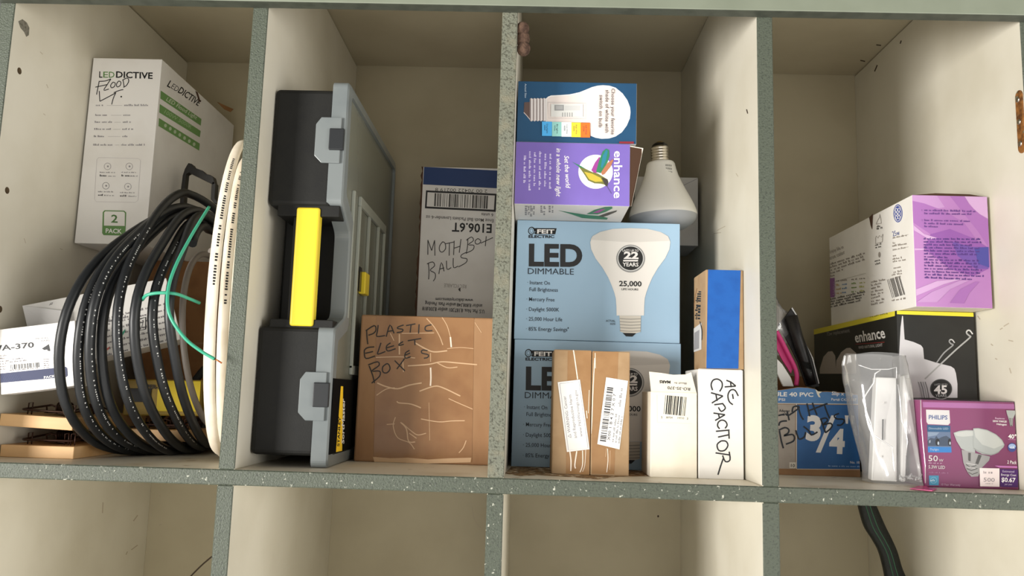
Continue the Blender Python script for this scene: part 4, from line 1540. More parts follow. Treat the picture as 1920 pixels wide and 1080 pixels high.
aa, ab = atY(1309.5, 800, KY).x, atY(1394, 800, KY).x
az = atY(1350, 693, KY).z
r, mb, F = carton('capacitor_box', 'white box with capacitor handwritten down its front, under the blue-taped box', 'box', aa, ab, KY, KY + .08, 0, az, 'white_card')
p = Print(mb, F['front'], C)
hw2(p, [[(408, 606), (462, 602)], [(416, 574), (440, 584), (462, 602)], [(436, 578), (440, 608)], [(474, 650), (458, 622), (436, 622), (424, 646), (430, 676), (448, 692)], [(446, 640), (450, 664)],
        [(384, 628), (396, 606), (394, 582), (374, 568), (352, 574), (343, 596), (350, 622)], [(342, 634), (400, 650)], [(346, 684), (400, 650)], [(366, 642), (372, 674)],
        [(358, 692), (402, 686)], [(398, 686), (412, 708), (392, 724), (378, 704)], [(354, 732), (410, 740)], [(362, 768), (410, 740)], [(378, 736), (384, 758)],
        [(410, 806), (420, 790), (412, 772), (394, 766), (378, 776), (374, 794), (384, 808)], [(366, 820), (432, 814)], [(376, 848), (432, 836)], [(428, 818), (430, 856)],
        [(392, 866), (372, 884), (380, 912), (408, 912), (424, 888), (414, 868), (392, 866)], [(364, 924), (432, 934)], [(430, 918), (434, 958), (412, 966), (398, 936)], [(402, 950), (388, 990), (376, 1030)]], 7, ink(40, 40, 44))
mb.build('carton', r)
b = MB()
zt2 = atY(1350, 691, KY).z
b.prism([(aa + .0005, KY + .002, az), (ab - .0005, KY + .002, az), (ab - .002, KY + .002, az + .0006), (ab - .006, KY + .002, az + .0004), (aa + .001, KY + .002, az + .0006)], (0, .0005, 0), 'white_card')
b.build('top_flap', r)

# ------------------------------------------------------------------ kraft box with blue painter's tape
BYY = .068
ta, tb_ = atY(1323.5, 600, BYY).x, atY(1399, 600, BYY).x
tz0, tz1 = az + .0008, atY(1360, 506, BYY).z
r, mb, F = carton('kraft_box', 'kraft box wrapped in blue painter tape on top of the handwritten capacitor box', 'box', ta, min(tb_, DX[3] - HT - .0006), BYY, BYY + .07, tz0, tz1, 'kraft_small', bev=.0012)
p = Print(mb, F['left'], C)
hw2(p, [[(268, 370), (270, 400), (292, 405)], [(275, 130), (262, 200), (258, 300)]], 3, 'kraft_dark')
p.small((290, 280), (296, 130), 18, K, 3); p.small((276, 280), (282, 160), 12, K, 4)
mb.build('carton', r)
b = MB(); p = Print(b, F['left'], C); p.up(2)
p.poly([(258, 325), (298, 296), (298, 425), (255, 440)], 'grey_white_card'); p.up()
p.poly([(264, 345), (288, 330), (286, 420), (262, 428)], ink(150, 148, 150)); p.up()
hw2(p, [[(290, 290), (300, 330), (300, 380)]], 3, K)
b.build('box_label', r)
b = MB(); p = Print(b, F['front'], C); p.up(2)
p.poly([(328, 40), (485, 42), (474, 518), (314, 516)], 'painter_tape')
o = b.build('painter_tape', r); o['label'] = "strip of bright blue painter's tape"
# ================================================================== bay 4
# ------------------------------------------------------------------ black bulb box
BKY = .118
kx0, kx1 = atY(1683, 640, BKY).x, min(atY(1829, 660, BKY).x, DX[4] - HT - .001)
kz1 = atY(1750, 584, BKY).z
r, mb, F = carton('light_bulb_box', 'black and yellow light bulb box below the purple and white one', 'box', kx0, kx1, BKY, .415, 0, kz1, 'black_card', {'top': 'yellow_card'}, bev=.0006)
C = (1660, 570, 5.685)
p = Print(mb, F['front'], C)
LGR, DGR = ink(206, 204, 206), ink(150, 150, 150)
p.poly([(104, 50), (948, 86), (946, 136), (106, 108)], 'yellow_card')
p.poly([(178, 125), (188, 130), (205, 378), (300, 405), (380, 440), (402, 470), (412, 585), (540, 625), (700, 665), (735, 690), (752, 740), (768, 850), (768, 1000), (148, 1000), (148, 520), (162, 250)], LGR)
p.up()
p.line([(545, 628), (625, 520), (720, 440), (700, 425), (680, 400), (690, 380), (712, 382), (728, 400), (738, 415)], 14, DGR, 3)
p.line([(420, 800), (600, 630), (760, 480), (900, 358), (895, 340), (870, 318), (864, 296), (880, 280), (902, 284), (930, 322)], 16, ink(168, 168, 166), 3)
p.up()
p.line([(864, 300), (880, 282), (904, 288), (928, 320)], 6, W)
p.line([(686, 386), (700, 380), (718, 388), (734, 412)], 5, W)
p.ell(592, 905, 124, 112, LGR, 36); p.up(); p.ell(592, 905, 118, 106, ink(70, 70, 70), 36); p.up(); p.ell(592, 905, 106, 96, ink(34, 34, 34), 36); p.up()
p.text('LASTS UP TO', (520, 868), (660, 868), 20, ink(160, 160, 160), .01)
p.text('45', (515, 955), (655, 955), 90, W, .03)
p.text('YEARS', (530, 990), (650, 990), 28, ink(190, 190, 190), .01)
for i in range(4):
    p.line([(350 + i * 24, 830), (372 + i * 24, 900), (390 + i * 24, 1000)], 9, ink(110, 110, 112) if i % 2 else DGR)
p = Print(mb, F['left'], (1430, 560, 2.843))
p.poly([(120, 190), (705, 58), (705, 92), (120, 224)], 'yellow_card')
p.up()
p.text('THE SOFT WHITE', (570, 102), (668, 82), 12, K, .01)
p.text('THE SOFT WHITE', (370, 140), (445, 124), 9, K, .01)
p.text('enhance', (496, 234), (656, 208), 56, ink(225, 222, 218), .02)
p.line([(496, 243), (650, 232)], 2.5, ink(170, 60, 60))
p.text('VIVID NATURAL LIGHT', (512, 268), (640, 254), 15, ink(190, 186, 182), .01)
p.text('72w replacement', (344, 198), (466, 178), 20, ink(150, 146, 142), .01)
p.text('LED', (220, 240), (252, 236), 28, ink(130, 126, 122), .01)
PB2 = ink(196, 186, 178)
p.poly([(305, 375), (325, 310), (350, 282), (372, 280), (388, 305), (392, 400), (305, 400)], PB2)
p.up()
p.poly([(390, 400), (394, 330), (420, 285), (448, 264), (468, 262), (500, 290), (500, 400)], PB2)
mb.build('carton', r)

# ------------------------------------------------------------------ white and lilac bulb box
GY0 = .076
gx0, gx1 = atY(1714, 470, GY0).x, min(atY(1856, 470, GY0).x, DX[4] - HT - .0012)
gz0, gz1 = kz1 + .0006, atY(1780, 367, GY0).z
r, mb, F = carton('light_bulb_box', 'white and lilac light bulb box with fine print, on top of the black box', 'box', gx0, gx1, GY0, .352, gz0, gz1, 'ivory_card', {'front': 'lilac_card', 'left': 'white_card'}, bev=.0006)
C = (1540, 350, 4.153)
p = Print(mb, F['front'], C)
Lc = [ink(184, 140, 188), ink(158, 104, 168), ink(140, 86, 158), ink(108, 78, 154), ink(196, 158, 198), ink(74, 72, 146)]
p.poly([(705, 62), (900, 66), (960, 160), (880, 175), (790, 130), (705, 110)], Lc[0])
p.poly([(1115, 75), (1300, 80), (1300, 250), (1210, 200), (1150, 130)], Lc[4])
p.poly([(1000, 68), (1115, 75), (1150, 140), (1240, 220), (1300, 260), (1300, 470), (1220, 350), (1110, 210)], Lc[1])
p.poly([(705, 110), (800, 130), (960, 190), (1110, 280), (1200, 400), (1000, 420), (850, 370), (705, 280)], Lc[1])
p.up()
p.poly([(850, 370), (1000, 330), (1180, 400), (1290, 470), (1300, 640), (1180, 700), (1000, 640), (800, 480)], Lc[2]); p.up()
p.poly([(1020, 430), (1170, 470), (1300, 470), (1300, 640), (1200, 640), (1060, 540)], Lc[3]); p.up()
p.poly([(1190, 480), (1300, 470), (1305, 630), (1220, 600)], Lc[5])
p.poly([(710, 480), (800, 482), (800, 492), (712, 496)], Lc[4])
p.poly([(725, 800), (900, 735), (1110, 715), (950, 760), (800, 825), (730, 850)], Lc[4])
p.poly([(740, 900), (860, 820), (1080, 730), (1150, 730), (1000, 800), (900, 900)], Lc[0])
p.poly([(1000, 905), (1080, 800), (1200, 740), (1230, 740), (1150, 830), (1110, 910)], Lc[1])
p.poly([(708, 300), (800, 370), (900, 400), (840, 412), (708, 340)], Lc[4])
p.up()
DT = ink(104, 66, 132)
for i, (x_, y_, x2, y2) in enumerate(((800, 190, 1220, 200), (800, 215, 1190, 222), (800, 268, 1160, 276), (800, 292, 1130, 302), (800, 316, 925, 320))):
    p.small((x_, y_), (x2, y2), 15, DT, i)
p.text('1.', (780, 190), (788, 190), 14, DT); p.text('2.', (780, 268), (788, 268), 14, DT)
for i in range(14):
    x2 = (1245, 1255, 1180, 1245, 1240, 1230, 1000, 1235, 1240, 1235, 1265, 1240, 1270, 1180)[i]
    p.small((795 + i * .6, 412 + i * 23.2), (x2, 416 + i * 24), 15, ink(82, 52, 122), i + 20)
p = Print(mb, F['left'], C)
LB = ink(54, 72, 150); TG = ink(150, 142, 134); TD_ = ink(96, 92, 88)
p.ell(597, 208, 36, 70, LB, 32); p.up(); p.ell(597, 208, 31, 62, 'white_card', 32); p.up(); p.ell(597, 208, 28, 57, LB, 32); p.up()
for (dx, dy) in ((-10, -26), (10, -28), (-12, 4), (12, 2), (-8, 32), (10, 30)):
    p.ring(597 + dx, 208 + dy, 8, 14, 4, W, 16)
p.line([(575, 185), (597, 215), (620, 235)], 4, W)
p.text('25w', (560, 388), (614, 376), 42, ink(90, 100, 150), 0)
for i, (a_, b_, c_) in enumerate(((560, 402, 680), (560, 446, 590), (555, 468, 672), (560, 496, 680), (560, 545, 590), (558, 570, 640), (560, 590, 668), (566, 640, 630), (565, 672, 640), (552, 694, 650), (580, 710, 630))):
    p.small((a_, b_), (c_, b_ - (c_ - a_) * .17), 14, TG, i)
p.line([(556, 405), (680, 372)], 2, TG); p.line([(556, 498), (682, 468)], 2, TG)
p.bars((556, 868), (660, 838), 150, TD_, 31, 13)
p.small((552, 892), (680, 872), 14, TG, 3)
p.line([(430, 290), (440, 265), (455, 240), (458, 215), (466, 250), (470, 285), (430, 292)], 4, TG)
p.ell(455, 530, 9, 22, TG)
p.line([(425, 400), (430, 385), (445, 400), (455, 380), (470, 395), (482, 370), (478, 430), (425, 445), (425, 400)], 4, TG)
for i, (a_, b_) in enumerate(((440, 312), (440, 330), (428, 455), (430, 475), (424, 580), (428, 604))):
    p.small((a_ - 5, b_ + 6), (a_ + 46, b_ - 6), 14, TD_, i)
for i in range(8):
    p.small((392, 750 + i * 25), (505 - (i % 3) * 15, 728 + i * 25), 15, TG, i + 40)
p.text('Enjoy life in', (70, 520), (178, 480), 28, TG, 0)
p.text('true color', (70, 570), (190, 520), 30, TG, 0)
for i in range(5):
    p.small((66, 612 + i * 24), ((350, 340, 345, 180, 120)[i], (612 + i * 24) - ((350, 340, 345, 180, 120)[i] - 66) * .32), 16, TG, i + 60)
p.poly([(62, 716), (106, 710), (104, 862), (62, 866)], ink(140, 90, 150))
p.up(); p.text('LIGHT', (96, 740), (92, 850), 20, ink(190, 160, 196), 0)
for i, (x_, cc) in enumerate(((120, (200, 170, 120)), (165, (120, 150, 190)), (238, (130, 160, 90)), (300, (190, 190, 120)))):
    for j in range(4):
        p.small((x_, 740 + j * 32 - i * 6), (x_ + 48, 736 + j * 32 - i * 6), 14, TG if j == 0 else ink(*cc), i * 5 + j)
p.line([(110, 738), (350, 675)], 2, TG)
for i in range(4):
    p.small((66, 884 + i * 20), (360 - i * 10, 820 + i * 22), 15, TD_, i + 80)
mb.build('carton', r)
b = MB()
b.prism([atX(1540 + u / 4.153, 350 + v / 4.153, gx0 - .0005) for (u, v) in ((375, 240), (402, 212), (396, 330), (386, 300))], (-.0006, 0, 0), 'dark_inside')
o = b.build('torn_edge', r); o['label'] = 'small dark tear at the upper edge of the white side'
b = MB()
b.prism([(gx0 + .002, GY0 + .001, gz1 + .0002), (gx1 - .004, GY0 + .001, gz1 + .0002), (gx1 - .02, GY0 + .002, gz1 + .003), (gx0 + .03, GY0 + .002, gz1 + .0034)], (0, .0006, 0), 'dark_inside')
b.build('top_flap', r)

# ------------------------------------------------------------------ magenta bulb box
QY = .050
qx0, qx1 = atY(1731, 850, QY).x, min(atY(1907, 850, QY).x, DX[4] - HT - .0006)
qz1 = atY(1815, 752, QY).z
r, mb, F = carton('light_bulb_box', 'magenta twin pack light bulb box in shrink wrap, front right on the shelf', 'box', qx0, qx1, QY, BKY - .002, 0, qz1, 'magenta_card', {'top': 'magenta_edge'}, bev=.001)
C = (1700, 730, 5.4)
p = Print(mb, F['front'], C)
p.poly([(160, 128), (1120, 150), (1120, 200), (165, 182)], 'magenta_edge')
p.poly([(195, 205), (432, 212), (440, 340), (420, 362), (215, 352), (200, 330)], W)
PBL = ink(90, 110, 160)
p.up(); p.text('PHILIPS', (222, 302), (412, 306), 44, PBL, .02)
p.poly([(205, 360), (440, 368), (442, 432), (208, 428)], ink(36, 96, 140)); p.poly([(208, 428), (442, 432), (450, 585), (212, 582)], ink(110, 130, 160)); p.poly([(212, 582), (450, 585), (454, 640), (215, 638)], ink(48, 140, 214)); p.up()
p.text('Dimmable LED', (222, 405), (420, 408), 22, ink(190, 210, 220), .0)
p.poly([(210, 520), (240, 490), (280, 500), (300, 470), (320, 500), (360, 480), (400, 470), (446, 500), (449, 575), (212, 572)], ink(70, 86, 108))
p.poly([(210, 432), (330, 435), (300, 465), (215, 480)], ink(150, 168, 190)); p.up()
p.ell(310, 535, 22, 36, ink(24, 26, 32)); p.ell(432, 535, 16, 36, ink(24, 26, 32)); p.up(); p.ell(318, 545, 9, 18, ink(200, 210, 220)); p.ell(436, 545, 8, 16, ink(200, 210, 220)); p.poly([(222, 520), (240, 512), (238, 540), (224, 545)], ink(170, 180, 195))
p.text('Daylight', (235, 616), (322, 620), 22, ink(210, 228, 240), .0)
p.text('50', (216, 725), (312, 728), 60, W, .01); p.text('W', (322, 732), (368, 734), 30, W, .0)
p.small((220, 750), (365, 754), 14, ink(210, 170, 196), 1)
p.text('5.3W LED', (218, 800), (385, 806), 34, W, .01)
p.small((220, 845), (430, 852), 12, ink(190, 130, 170), 2)
p.poly([(222, 872), (322, 872), (322, 972), (226, 970)], ink(70, 160, 196)); p.up()
p.ring(270, 920, 32, 30, 5, ink(150, 205, 222), 20); p.small((236, 930), (300, 930), 22, ink(220, 236, 240), 3)
p.text('10 Year Warranty', (346, 972), (540, 978), 22, ink(222, 190, 212), .0)
WB1, WB2, WB3 = ink(192, 196, 192), ink(168, 172, 168), ink(214, 216, 210)
CH, CD = ink(178, 176, 174), ink(92, 90, 88)
# back bulb then front bulb
p.poly([(552, 610), (690, 640), (680, 760), (690, 850), (620, 850), (592, 800), (570, 740)], CH)
p.poly([(470, 440), (530, 420), (600, 412), (680, 414), (690, 640), (600, 622), (548, 600), (500, 520)], WB1); p.up()
p.poly([(480, 440), (600, 420), (676, 424), (670, 470), (560, 480), (500, 470)], WB3)
p.poly([(640, 635), (800, 670), (840, 680), (830, 720), (760, 790), (720, 880), (650, 885), (620, 850), (650, 780)], CH); p.up()
p.poly([(722, 660), (755, 668), (720, 760), (690, 750)], CD); p.poly([(620, 640), (645, 645), (640, 730), (620, 720)], CD)
p.line([(596, 760), (640, 790), (700, 770)], 8, CD); p.line([(602, 800), (650, 822), (712, 800)], 8, CD); p.line([(620, 840), (660, 860), (715, 840)], 8, CD)
p.line([(600, 745), (690, 765)], 6, W); p.line([(610, 785), (690, 800)], 6, W)
p.poly([(668, 395), (720, 392), (810, 410), (900, 455), (960, 510), (985, 560), (975, 585), (920, 640), (850, 668), (760, 655), (700, 625), (672, 590)], WB1); p.up()
p.poly([(675, 402), (720, 400), (810, 420), (900, 465), (955, 520), (975, 560), (880, 600), (760, 560), (690, 480)], WB3)
p.line([(675, 595), (720, 625), (780, 648), (860, 660), (930, 630)], 10, WB2, 3)
p.poly([(1002, 212), (1098, 215), (1092, 250), (1070, 300), (1066, 370), (1042, 375), (1030, 310), (1010, 250)], WB1); p.up(); p.poly([(1034, 290), (1064, 290), (1060, 372), (1044, 374)], CD); p.poly([(1046, 290), (1056, 290), (1054, 360), (1048, 360)], CH)
p.text('Replaces', (890, 300), (985, 304), 18, ink(222, 190, 212), .0)
p.text('50W PAR20', (865, 330), (1005, 336), 20, W, .01); p.text('Halogen', (905, 360), (1005, 366), 20, W, .01)
p.text('40°', (1020, 495), (1102, 500), 44, W, .02); p.line([(1020, 505), (1100, 510)], 3, ink(200, 150, 185))
p.ell(1060, 588, 42, 46, ink(60, 70, 130)); p.up(); p.ell(1060, 575, 36, 24, ink(150, 170, 205)); p.up(); p.text('cUL', (1036, 596), (1086, 598), 22, W, .01)
p.text('2 Pack', (1010, 750), (1105, 756), 34, W, .005)
p.poly([(880, 770), (1112, 778), (1112, 795), (930, 790)], 'magenta_edge')
p.poly([(730, 795), (932, 800), (932, 985), (736, 980)], ink(236, 222, 220)); p.poly([(938, 805), (1118, 810), (1118, 990), (940, 985)], ink(72, 36, 98)); p.up()
p.small((768, 850), (895, 853), 26, ink(160, 150, 152), 5); p.text('500', (770, 932), (882, 936), 42, ink(130, 122, 126), .0); p.small((790, 956), (870, 958), 12, ink(170, 160, 160), 6)
p.text('Estimated', (962, 838), (1080, 842), 22, ink(200, 186, 206), .0); p.text('Energy Cost', (948, 872), (1100, 878), 22, W, .0); p.text('$0.67', (950, 934), (1092, 940), 46, W, .02); p.text('per year', (985, 966), (1060, 970), 18, ink(200, 186, 206), .0)
mb.build('carton', r)
b = MB()
b.box(qx0 - .0012, qx1 + .0002, QY - .0012, BKY - .0025, .0004, qz1 + .0012, 'wrap_film', bev=.001)
sw = b.build('shrink_wrap', r); sw['label'] = 'clear shrink wrap film'

# ------------------------------------------------------------------ pvc fittings box (open top)
VY = .150
vx0, vx1 = DX[3] + HT + .0015, atY(1611, 820, VY).x
vy1 = .345
vz = atY(1530, 738, VY).z
r = thing('pipe_fitting_box', 'blue and grey pipe fitting box marked in black pen, open on top', 'box', ((vx0 + vx1) / 2, (VY + vy1) / 2, 0))
b = MB()
th = .003
kz_ = atY(1540, 884, VY).z
b.box(vx0, vx1, VY, vy1, 0, th, 'kraft_dark')
fz = vz - .006
outl = []
for (u, v) in ((45, 60), (150, 45), (240, 30), (330, 34), (405, 48), (430, 70), (440, 72), (520, 70), (600, 76), (690, 84), (860, 100)):
    q = atY(1450 + u / 5.143, 720 + v / 5.143, VY)
    outl.append((q.x, VY, q.z))
pts = [(vx0, VY, 0), (vx1, VY, 0), (vx1, VY, outl[-1][2])] + [o_ for o_ in outl[::-1] if vx0 < o_[0] < vx1] + [(vx0, VY, outl[0][2])]
b.prism(pts, (0, th, 0), 'kraft')
b.box(vx0, vx0 + th, VY + th, vy1, 0, vz, 'kraft')
b.box(vx1 - th, vx1, VY + th, vy1, 0, vz, 'kraft')
b.box(vx0, vx1, vy1 - th, vy1, 0, vz + .028, 'kraft_dark')
ff = Face((vx0, VY, 0), (1, 0, 0), (0, 0, 1), vx1 - vx0, vz + .01)
C = (1450, 720, 5.143)
p = Print(b, ff, C)
top_ = [(u, v + 2) for (u, v) in ((45, 62), (150, 47), (240, 32), (330, 36), (405, 50), (430, 74), (440, 76), (520, 74), (600, 80), (690, 88), (860, 104))]
p.poly([(-200, 62)] + top_ + [(860, 196), (-200, 180)], 'pvc_light')
p.poly([(-200, 196), (212, 198), (212, 818), (-200, 812)], 'pvc_grey')
p.poly([(228, 200), (860, 204), (862, 820), (228, 816)], 'pvc_blue')
p.up()
CRM = ink(222, 216, 204)
p.line([(-200, 184), (860, 196)], 6, CRM); p.line([(222, 192), (222, 818)], 8, CRM); p.line([(228, 820), (862, 826)], 5, CRM)
p.text('SCHEDULE 40 PVC', (-230, 112), (385, 122), 40, W, .03)
p.text('100 PSI', (-40, 160), (112, 164), 26, W, .01)
p.text('Slip x Slip', (562, 106), (770, 112), 36, W, .02); p.text('Part# C436-007', (558, 160), (800, 166), 26, W, .01)
p.poly([(405, 50), (430, 70), (470, 75), (440, 95), (455, 130), (435, 125), (420, 95)], 'ivory_card')
p.text('Adapter', (54, 268), (160, 272), 26, K, .02); p.line([(54, 300), (110, 302)], 5, K)
p.text('3', (310, 530), (452, 540), 232, W, .045)
p.poly([(560, 302), (605, 304), (455, 662), (408, 660)], W)
p.text('4', (535, 655), (684, 662), 225, W, .05)
p.poly([(688, 302), (726, 304), (718, 384), (698, 382)], W); p.poly([(745, 304), (778, 306), (770, 386), (752, 384)], W)
p.text('No. 10', (740, 766), (832, 768), 24, W, .01); p.small((530, 796), (840, 802), 14, ink(150, 180, 215), 2)
p.rect(155, 755, 215, 812, CRM); p.up(); p.text('10', (168, 800), (205, 802), 32, K, .01)
p.up()
hw2(p, [[(115, 285), (150, 300), (250, 225), (210, 212)], [(132, 262), (152, 350)], [(180, 270), (192, 222), (236, 222), (262, 300), (290, 345)], [(322, 188), (338, 250), (350, 312)], [(376, 180), (396, 240), (420, 300)], [(330, 262), (400, 235), (478, 205)],
        [(490, 196), (512, 262), (542, 332)], [(450, 212), (522, 188)], [(48, 304), (108, 290)], [(52, 402), (62, 370), (90, 358), (130, 356)],
        [(58, 452), (74, 540), (96, 620)], [(52, 446), (110, 420), (148, 440), (140, 474), (100, 500), (178, 486), (202, 512), (190, 552), (120, 580)],
        [(215, 446), (232, 500), (250, 532), (296, 512), (312, 464)], [(290, 408), (340, 450), (366, 492), (425, 462)], [(455, 336), (478, 400), (502, 470)], [(448, 342), (500, 328), (522, 352), (480, 392), (545, 378), (566, 402), (540, 440), (500, 470)],
        [(632, 284), (586, 306), (610, 336), (672, 340), (680, 366), (650, 396), (612, 396)]], 15, ink(30, 36, 44))
p.c = C
p.poly([(-200, 832), (862, 838), (862, 905), (-200, 880)], 'kraft')
b.build('carton', r)

# black blister-packed tool leaning in the box
def quad_slab(name, parent, pts, off, m, bev=.0008):
    b = MB(); b.prism(pts, off, m, bev=bev); return b.build(name, parent)
y1_ = .200
r = thing('blister_pack', 'black blister-packed tool standing tilted in the blue pipe fitting box', 'package', tuple(atY(1525, 725, y1_)))
C = (1450, 560, 5.4)
P6 = lambda u, v, y: atY(1450 + u / 5.4, 560 + v / 5.4, y)
quad_slab('backing_card', r, [P6(190, 88, y1_), P6(235, 180, y1_), P6(300, 370, y1_), P6(400, 640, y1_), P6(468, 890, y1_), P6(400, 900, y1_), P6(330, 880, y1_), P6(250, 640, y1_), P6(175, 490, y1_), P6(50, 265, y1_), P6(120, 180, y1_)], (.0, .004, 0), 'blister_black', .0006)
b = MB()
b.tube([P6(180, 180, y1_ - .004), P6(240, 380, y1_ - .006), P6(310, 600, y1_ - .006), P6(360, 760, y1_ - .005), P6(395, 870, y1_ - .004)], lambda t: .0085 - .003 * t, 'blister_black', 10)
for i in range(5):
    b.tube([P6(285 + i * 6, 640 + i * 14, y1_ - .014), P6(375 + i * 5, 655 + i * 14, y1_ - .013)], .0007, 'black_plastic', 6)
b.build('tool_grip', r)
b = MB()
b.prism([P6(190, 88, y1_ - .0005), P6(250, 185, y1_ - .0005), P6(245, 195, y1_ - .0005), P6(182, 100, y1_ - .0005)], (0, -.0008, 0), 'bag_film_fold')
b.build('plastic_edge', r)
b = MB()
b.prism([P6(340, 480, y1_ - .0005), P6(400, 600, y1_ - .0005), P6(465, 860, y1_ - .0005), P6(455, 860, y1_ - .0005), P6(392, 610, y1_ - .0005)], (0, -.0008, 0), 'grey_white_card')
b.build('card_edge', r)
# pink handled item and clear bag beside it
y2 = .178
r = thing('pink_tool', 'pink plastic handle sticking out of the blue pipe fitting box at its left end', 'tool', tuple(P6(230, 870, y2)))
b = MB()
path = [P6(30, 330, y2), P6(80, 420, y2), P6(150, 560, y2), P6(215, 690, y2), P6(238, 780, y2), P6(232, 880, y2)]
b.tube(catmull(path, 6, False), lambda t: .0030, 'pink_plastic', 10)
b.prism([P6(20, 320, y2 + .003), P6(80, 390, y2 + .003), P6(140, 520, y2 + .003), P6(210, 680, y2 + .003), P6(180, 760, y2 + .003), P6(90, 620, y2 + .003), P6(20, 480, y2 + .003)], (0, .003, 0), 'pink_plastic', bev=.0006)
b.build('handle', r)
b = MB()
b.prism([P6(30, 600, y2 - .002), P6(90, 660, y2 - .002), P6(180, 800, y2 - .002), P6(210, 890, y2 - .002), P6(100, 890, y2 - .002), P6(30, 740, y2 - .002)], (0, .004, 0), 'white_plastic', bev=.001)
b.build('white_blade', r)
def crumple(name, label, cat, cx, cy, cz, rx, ry, rz, m, seed, loc, nu=28, nv=18):
    b = MB()
    vs, fs = [], []
    for j in range(nv + 1):
        for i in range(nu):
            a, t = 2 * math.pi * i / nu, math.pi * j / nv
            d = V((math.sin(t) * math.cos(a), math.sin(t) * math.sin(a), math.cos(t)))
            k = 1 + .35 * noise.noise(d * 2.2 + V((seed, 0, 0))) + .16 * abs(noise.noise(d * 6 + V((0, seed, 0))))
            vs.append((cx + d.x * rx * k, cy + d.y * ry * k, cz + d.z * rz * k))
    for j in range(nv):
        for i in range(nu):
            fs.append((j * nu + i, (j + 1) * nu + i, (j + 1) * nu + (i + 1) % nu, j * nu + (i + 1) % nu))
    b.faces(vs, fs, m, True)
    o = b.build(name, None, loc)
    return tag(o, label, cat)
q = P6(95, 140, .215)
crumple('plastic_bag', 'crumpled clear plastic bag peeking out beside the divider in the right bay', 'bag', q.x - .022, .215, q.z - .022, .028, .022, .042, 'bag_film', 3.3, tuple(q))
b = MB()
b.box(.95, .985, .24, .30, .0035, vz + .03, 'kraft', bev=.001)
o = b.build('kraft_packet', None, (.967, .27, .0035)); tag(o, 'brown paper packet inside the blue pipe fitting box, behind the pink handle', 'packet')
q = P6(60, 840, .19)

# ------------------------------------------------------------------ clear bag with a white plastic fitting
C = (1580, 640, 3.724)
S = lambda u, v, y: atY(1580 + u / 3.724, 640 + v / 3.724, y)
BY0 = .078
r = thing('plastic_fitting', 'long white plastic fitting with slots standing inside the clear bag', 'fitting', tuple(S(290, 960, BY0)))
b = MB()
a0, a1 = S(200, 930, BY0), S(365, 985, BY0)
t0, t1 = S(235, 250, BY0 + .012), S(375, 255, BY0 + .012)
pl = [V((a0.x, BY0, .003)), V((a1.x, BY0 - .006, .003)), t1, t0]
b.prism(pl, (.004, .02, 0), 'white_plastic', bev=.0012)
f0 = Face(pl[0], pl[1] - pl[0], pl[3] - pl[0], 1, 1)
b.build('front_channel', r)
b = MB()
for (u0, u1, dy, m) in ((384, 400, .006, 'grey_white_card'), (408, 468, -.004, 'white_plastic')):
    c0, c1 = S(u0, 965, BY0 + dy), S(u1 - 30 if u1 > 450 else u1, 960, BY0 + dy)
    d0, d1 = S(u0 + 15, 240, BY0 + .012 + dy), S(u1, 225, BY0 + .012 + dy)
    b.prism([V((c0.x, BY0 + dy, .003)), V((c1.x, BY0 + dy, .003)), d1, d0], (.002, .016, 0), m, bev=.001)
b.build('side_rib', r)
b = MB()
nn = (pl[1] - pl[0]).cross(pl[3] - pl[0]).normalized()
if nn.y > 0: nn = -nn
def onpl(u, v, e):
    d = ray(1580 + u / 3.724, 640 + v / 3.724); t = (pl[0] - CAM).dot(nn) / d.dot(nn)
    return CAM + d * t + nn * e
b.prism([onpl(274, 545, .0014), onpl(284, 545, .0014), onpl(282, 690, .0014), onpl(272, 690, .0014)], nn * .0004, 'catch_plastic')
for (u, v) in ((280, 430), (265, 805)):
    b.prism([onpl(u + 7 * math.cos(i), v + 7 * math.sin(i), .0013) for i in [k * math.pi / 4 for k in range(8)]], nn * .0008, 'white_card')
b.build('slot', r)
r = thing('clear_bag', 'clear plastic zip bag standing open around the white fitting, beside the magenta box', 'bag', tuple(S(300, 985, .06)))
b = MB()
rows = 30; cols = 44
# silhouettes: left and right outline in the photo at several heights
sil = [(985, 165, 575), (940, 160, 578), (860, 150, 572), (760, 128, 560), (640, 100, 545), (520, 72, 535), (400, 45, 540), (300, 22, 528), (230, 14, 505), (165, 10, 480), (95, 20, 440)]
vs, fs = [], []
for j in range(rows + 1):
    t = j / rows * (len(sil) - 1)
    i0 = min(int(t), len(sil) - 2); ft_ = t - i0
    v_ = sil[i0][0] * (1 - ft_) + sil[i0 + 1][0] * ft_
    l_ = sil[i0][1] * (1 - ft_) + sil[i0 + 1][1] * ft_
    r_ = sil[i0][2] * (1 - ft_) + sil[i0 + 1][2] * ft_
    hN = j / rows
    yc = .080 + .02 * hN
    L_, R_ = S(l_, v_, yc), S(r_, v_, yc)
    cx, hw_ = (L_.x + R_.x) / 2, (R_.x - L_.x) / 2
    dp = (.034 - .008 * hN)
    zz = max((L_.z + R_.z) / 2, .0012)
    for i in range(cols):
        a = 2 * math.pi * i / cols
        sx = math.copysign(abs(math.cos(a)) ** .7, math.cos(a)); sy = math.copysign(abs(math.sin(a)) ** .8, math.sin(a))
        w_ = .0022 * noise.noise(V((sx * 2.2, sy * 2, hN * 3.2))) + .0016 * abs(noise.noise(V((sx * 5 + 9, sy * 5, hN * 5))))
        zoff = 0
        if j == rows: zoff = .004 * noise.noise(V((a, 2.2, 0)))
        y_ = yc + sy * (dp + w_ * 1.6)
        vs.append((min(cx + sx * (hw_ + w_), qx0 - .0022), min(y_, VY - .0015) if cx + sx * hw_ < vx1 + .002 else min(y_, BKY - .002), zz + zoff))
for j in range(rows):
    for i in range(cols):
        fs.append((j * cols + i, j * cols + (i + 1) % cols, (j + 1) * cols + (i + 1) % cols, (j + 1) * cols + i))
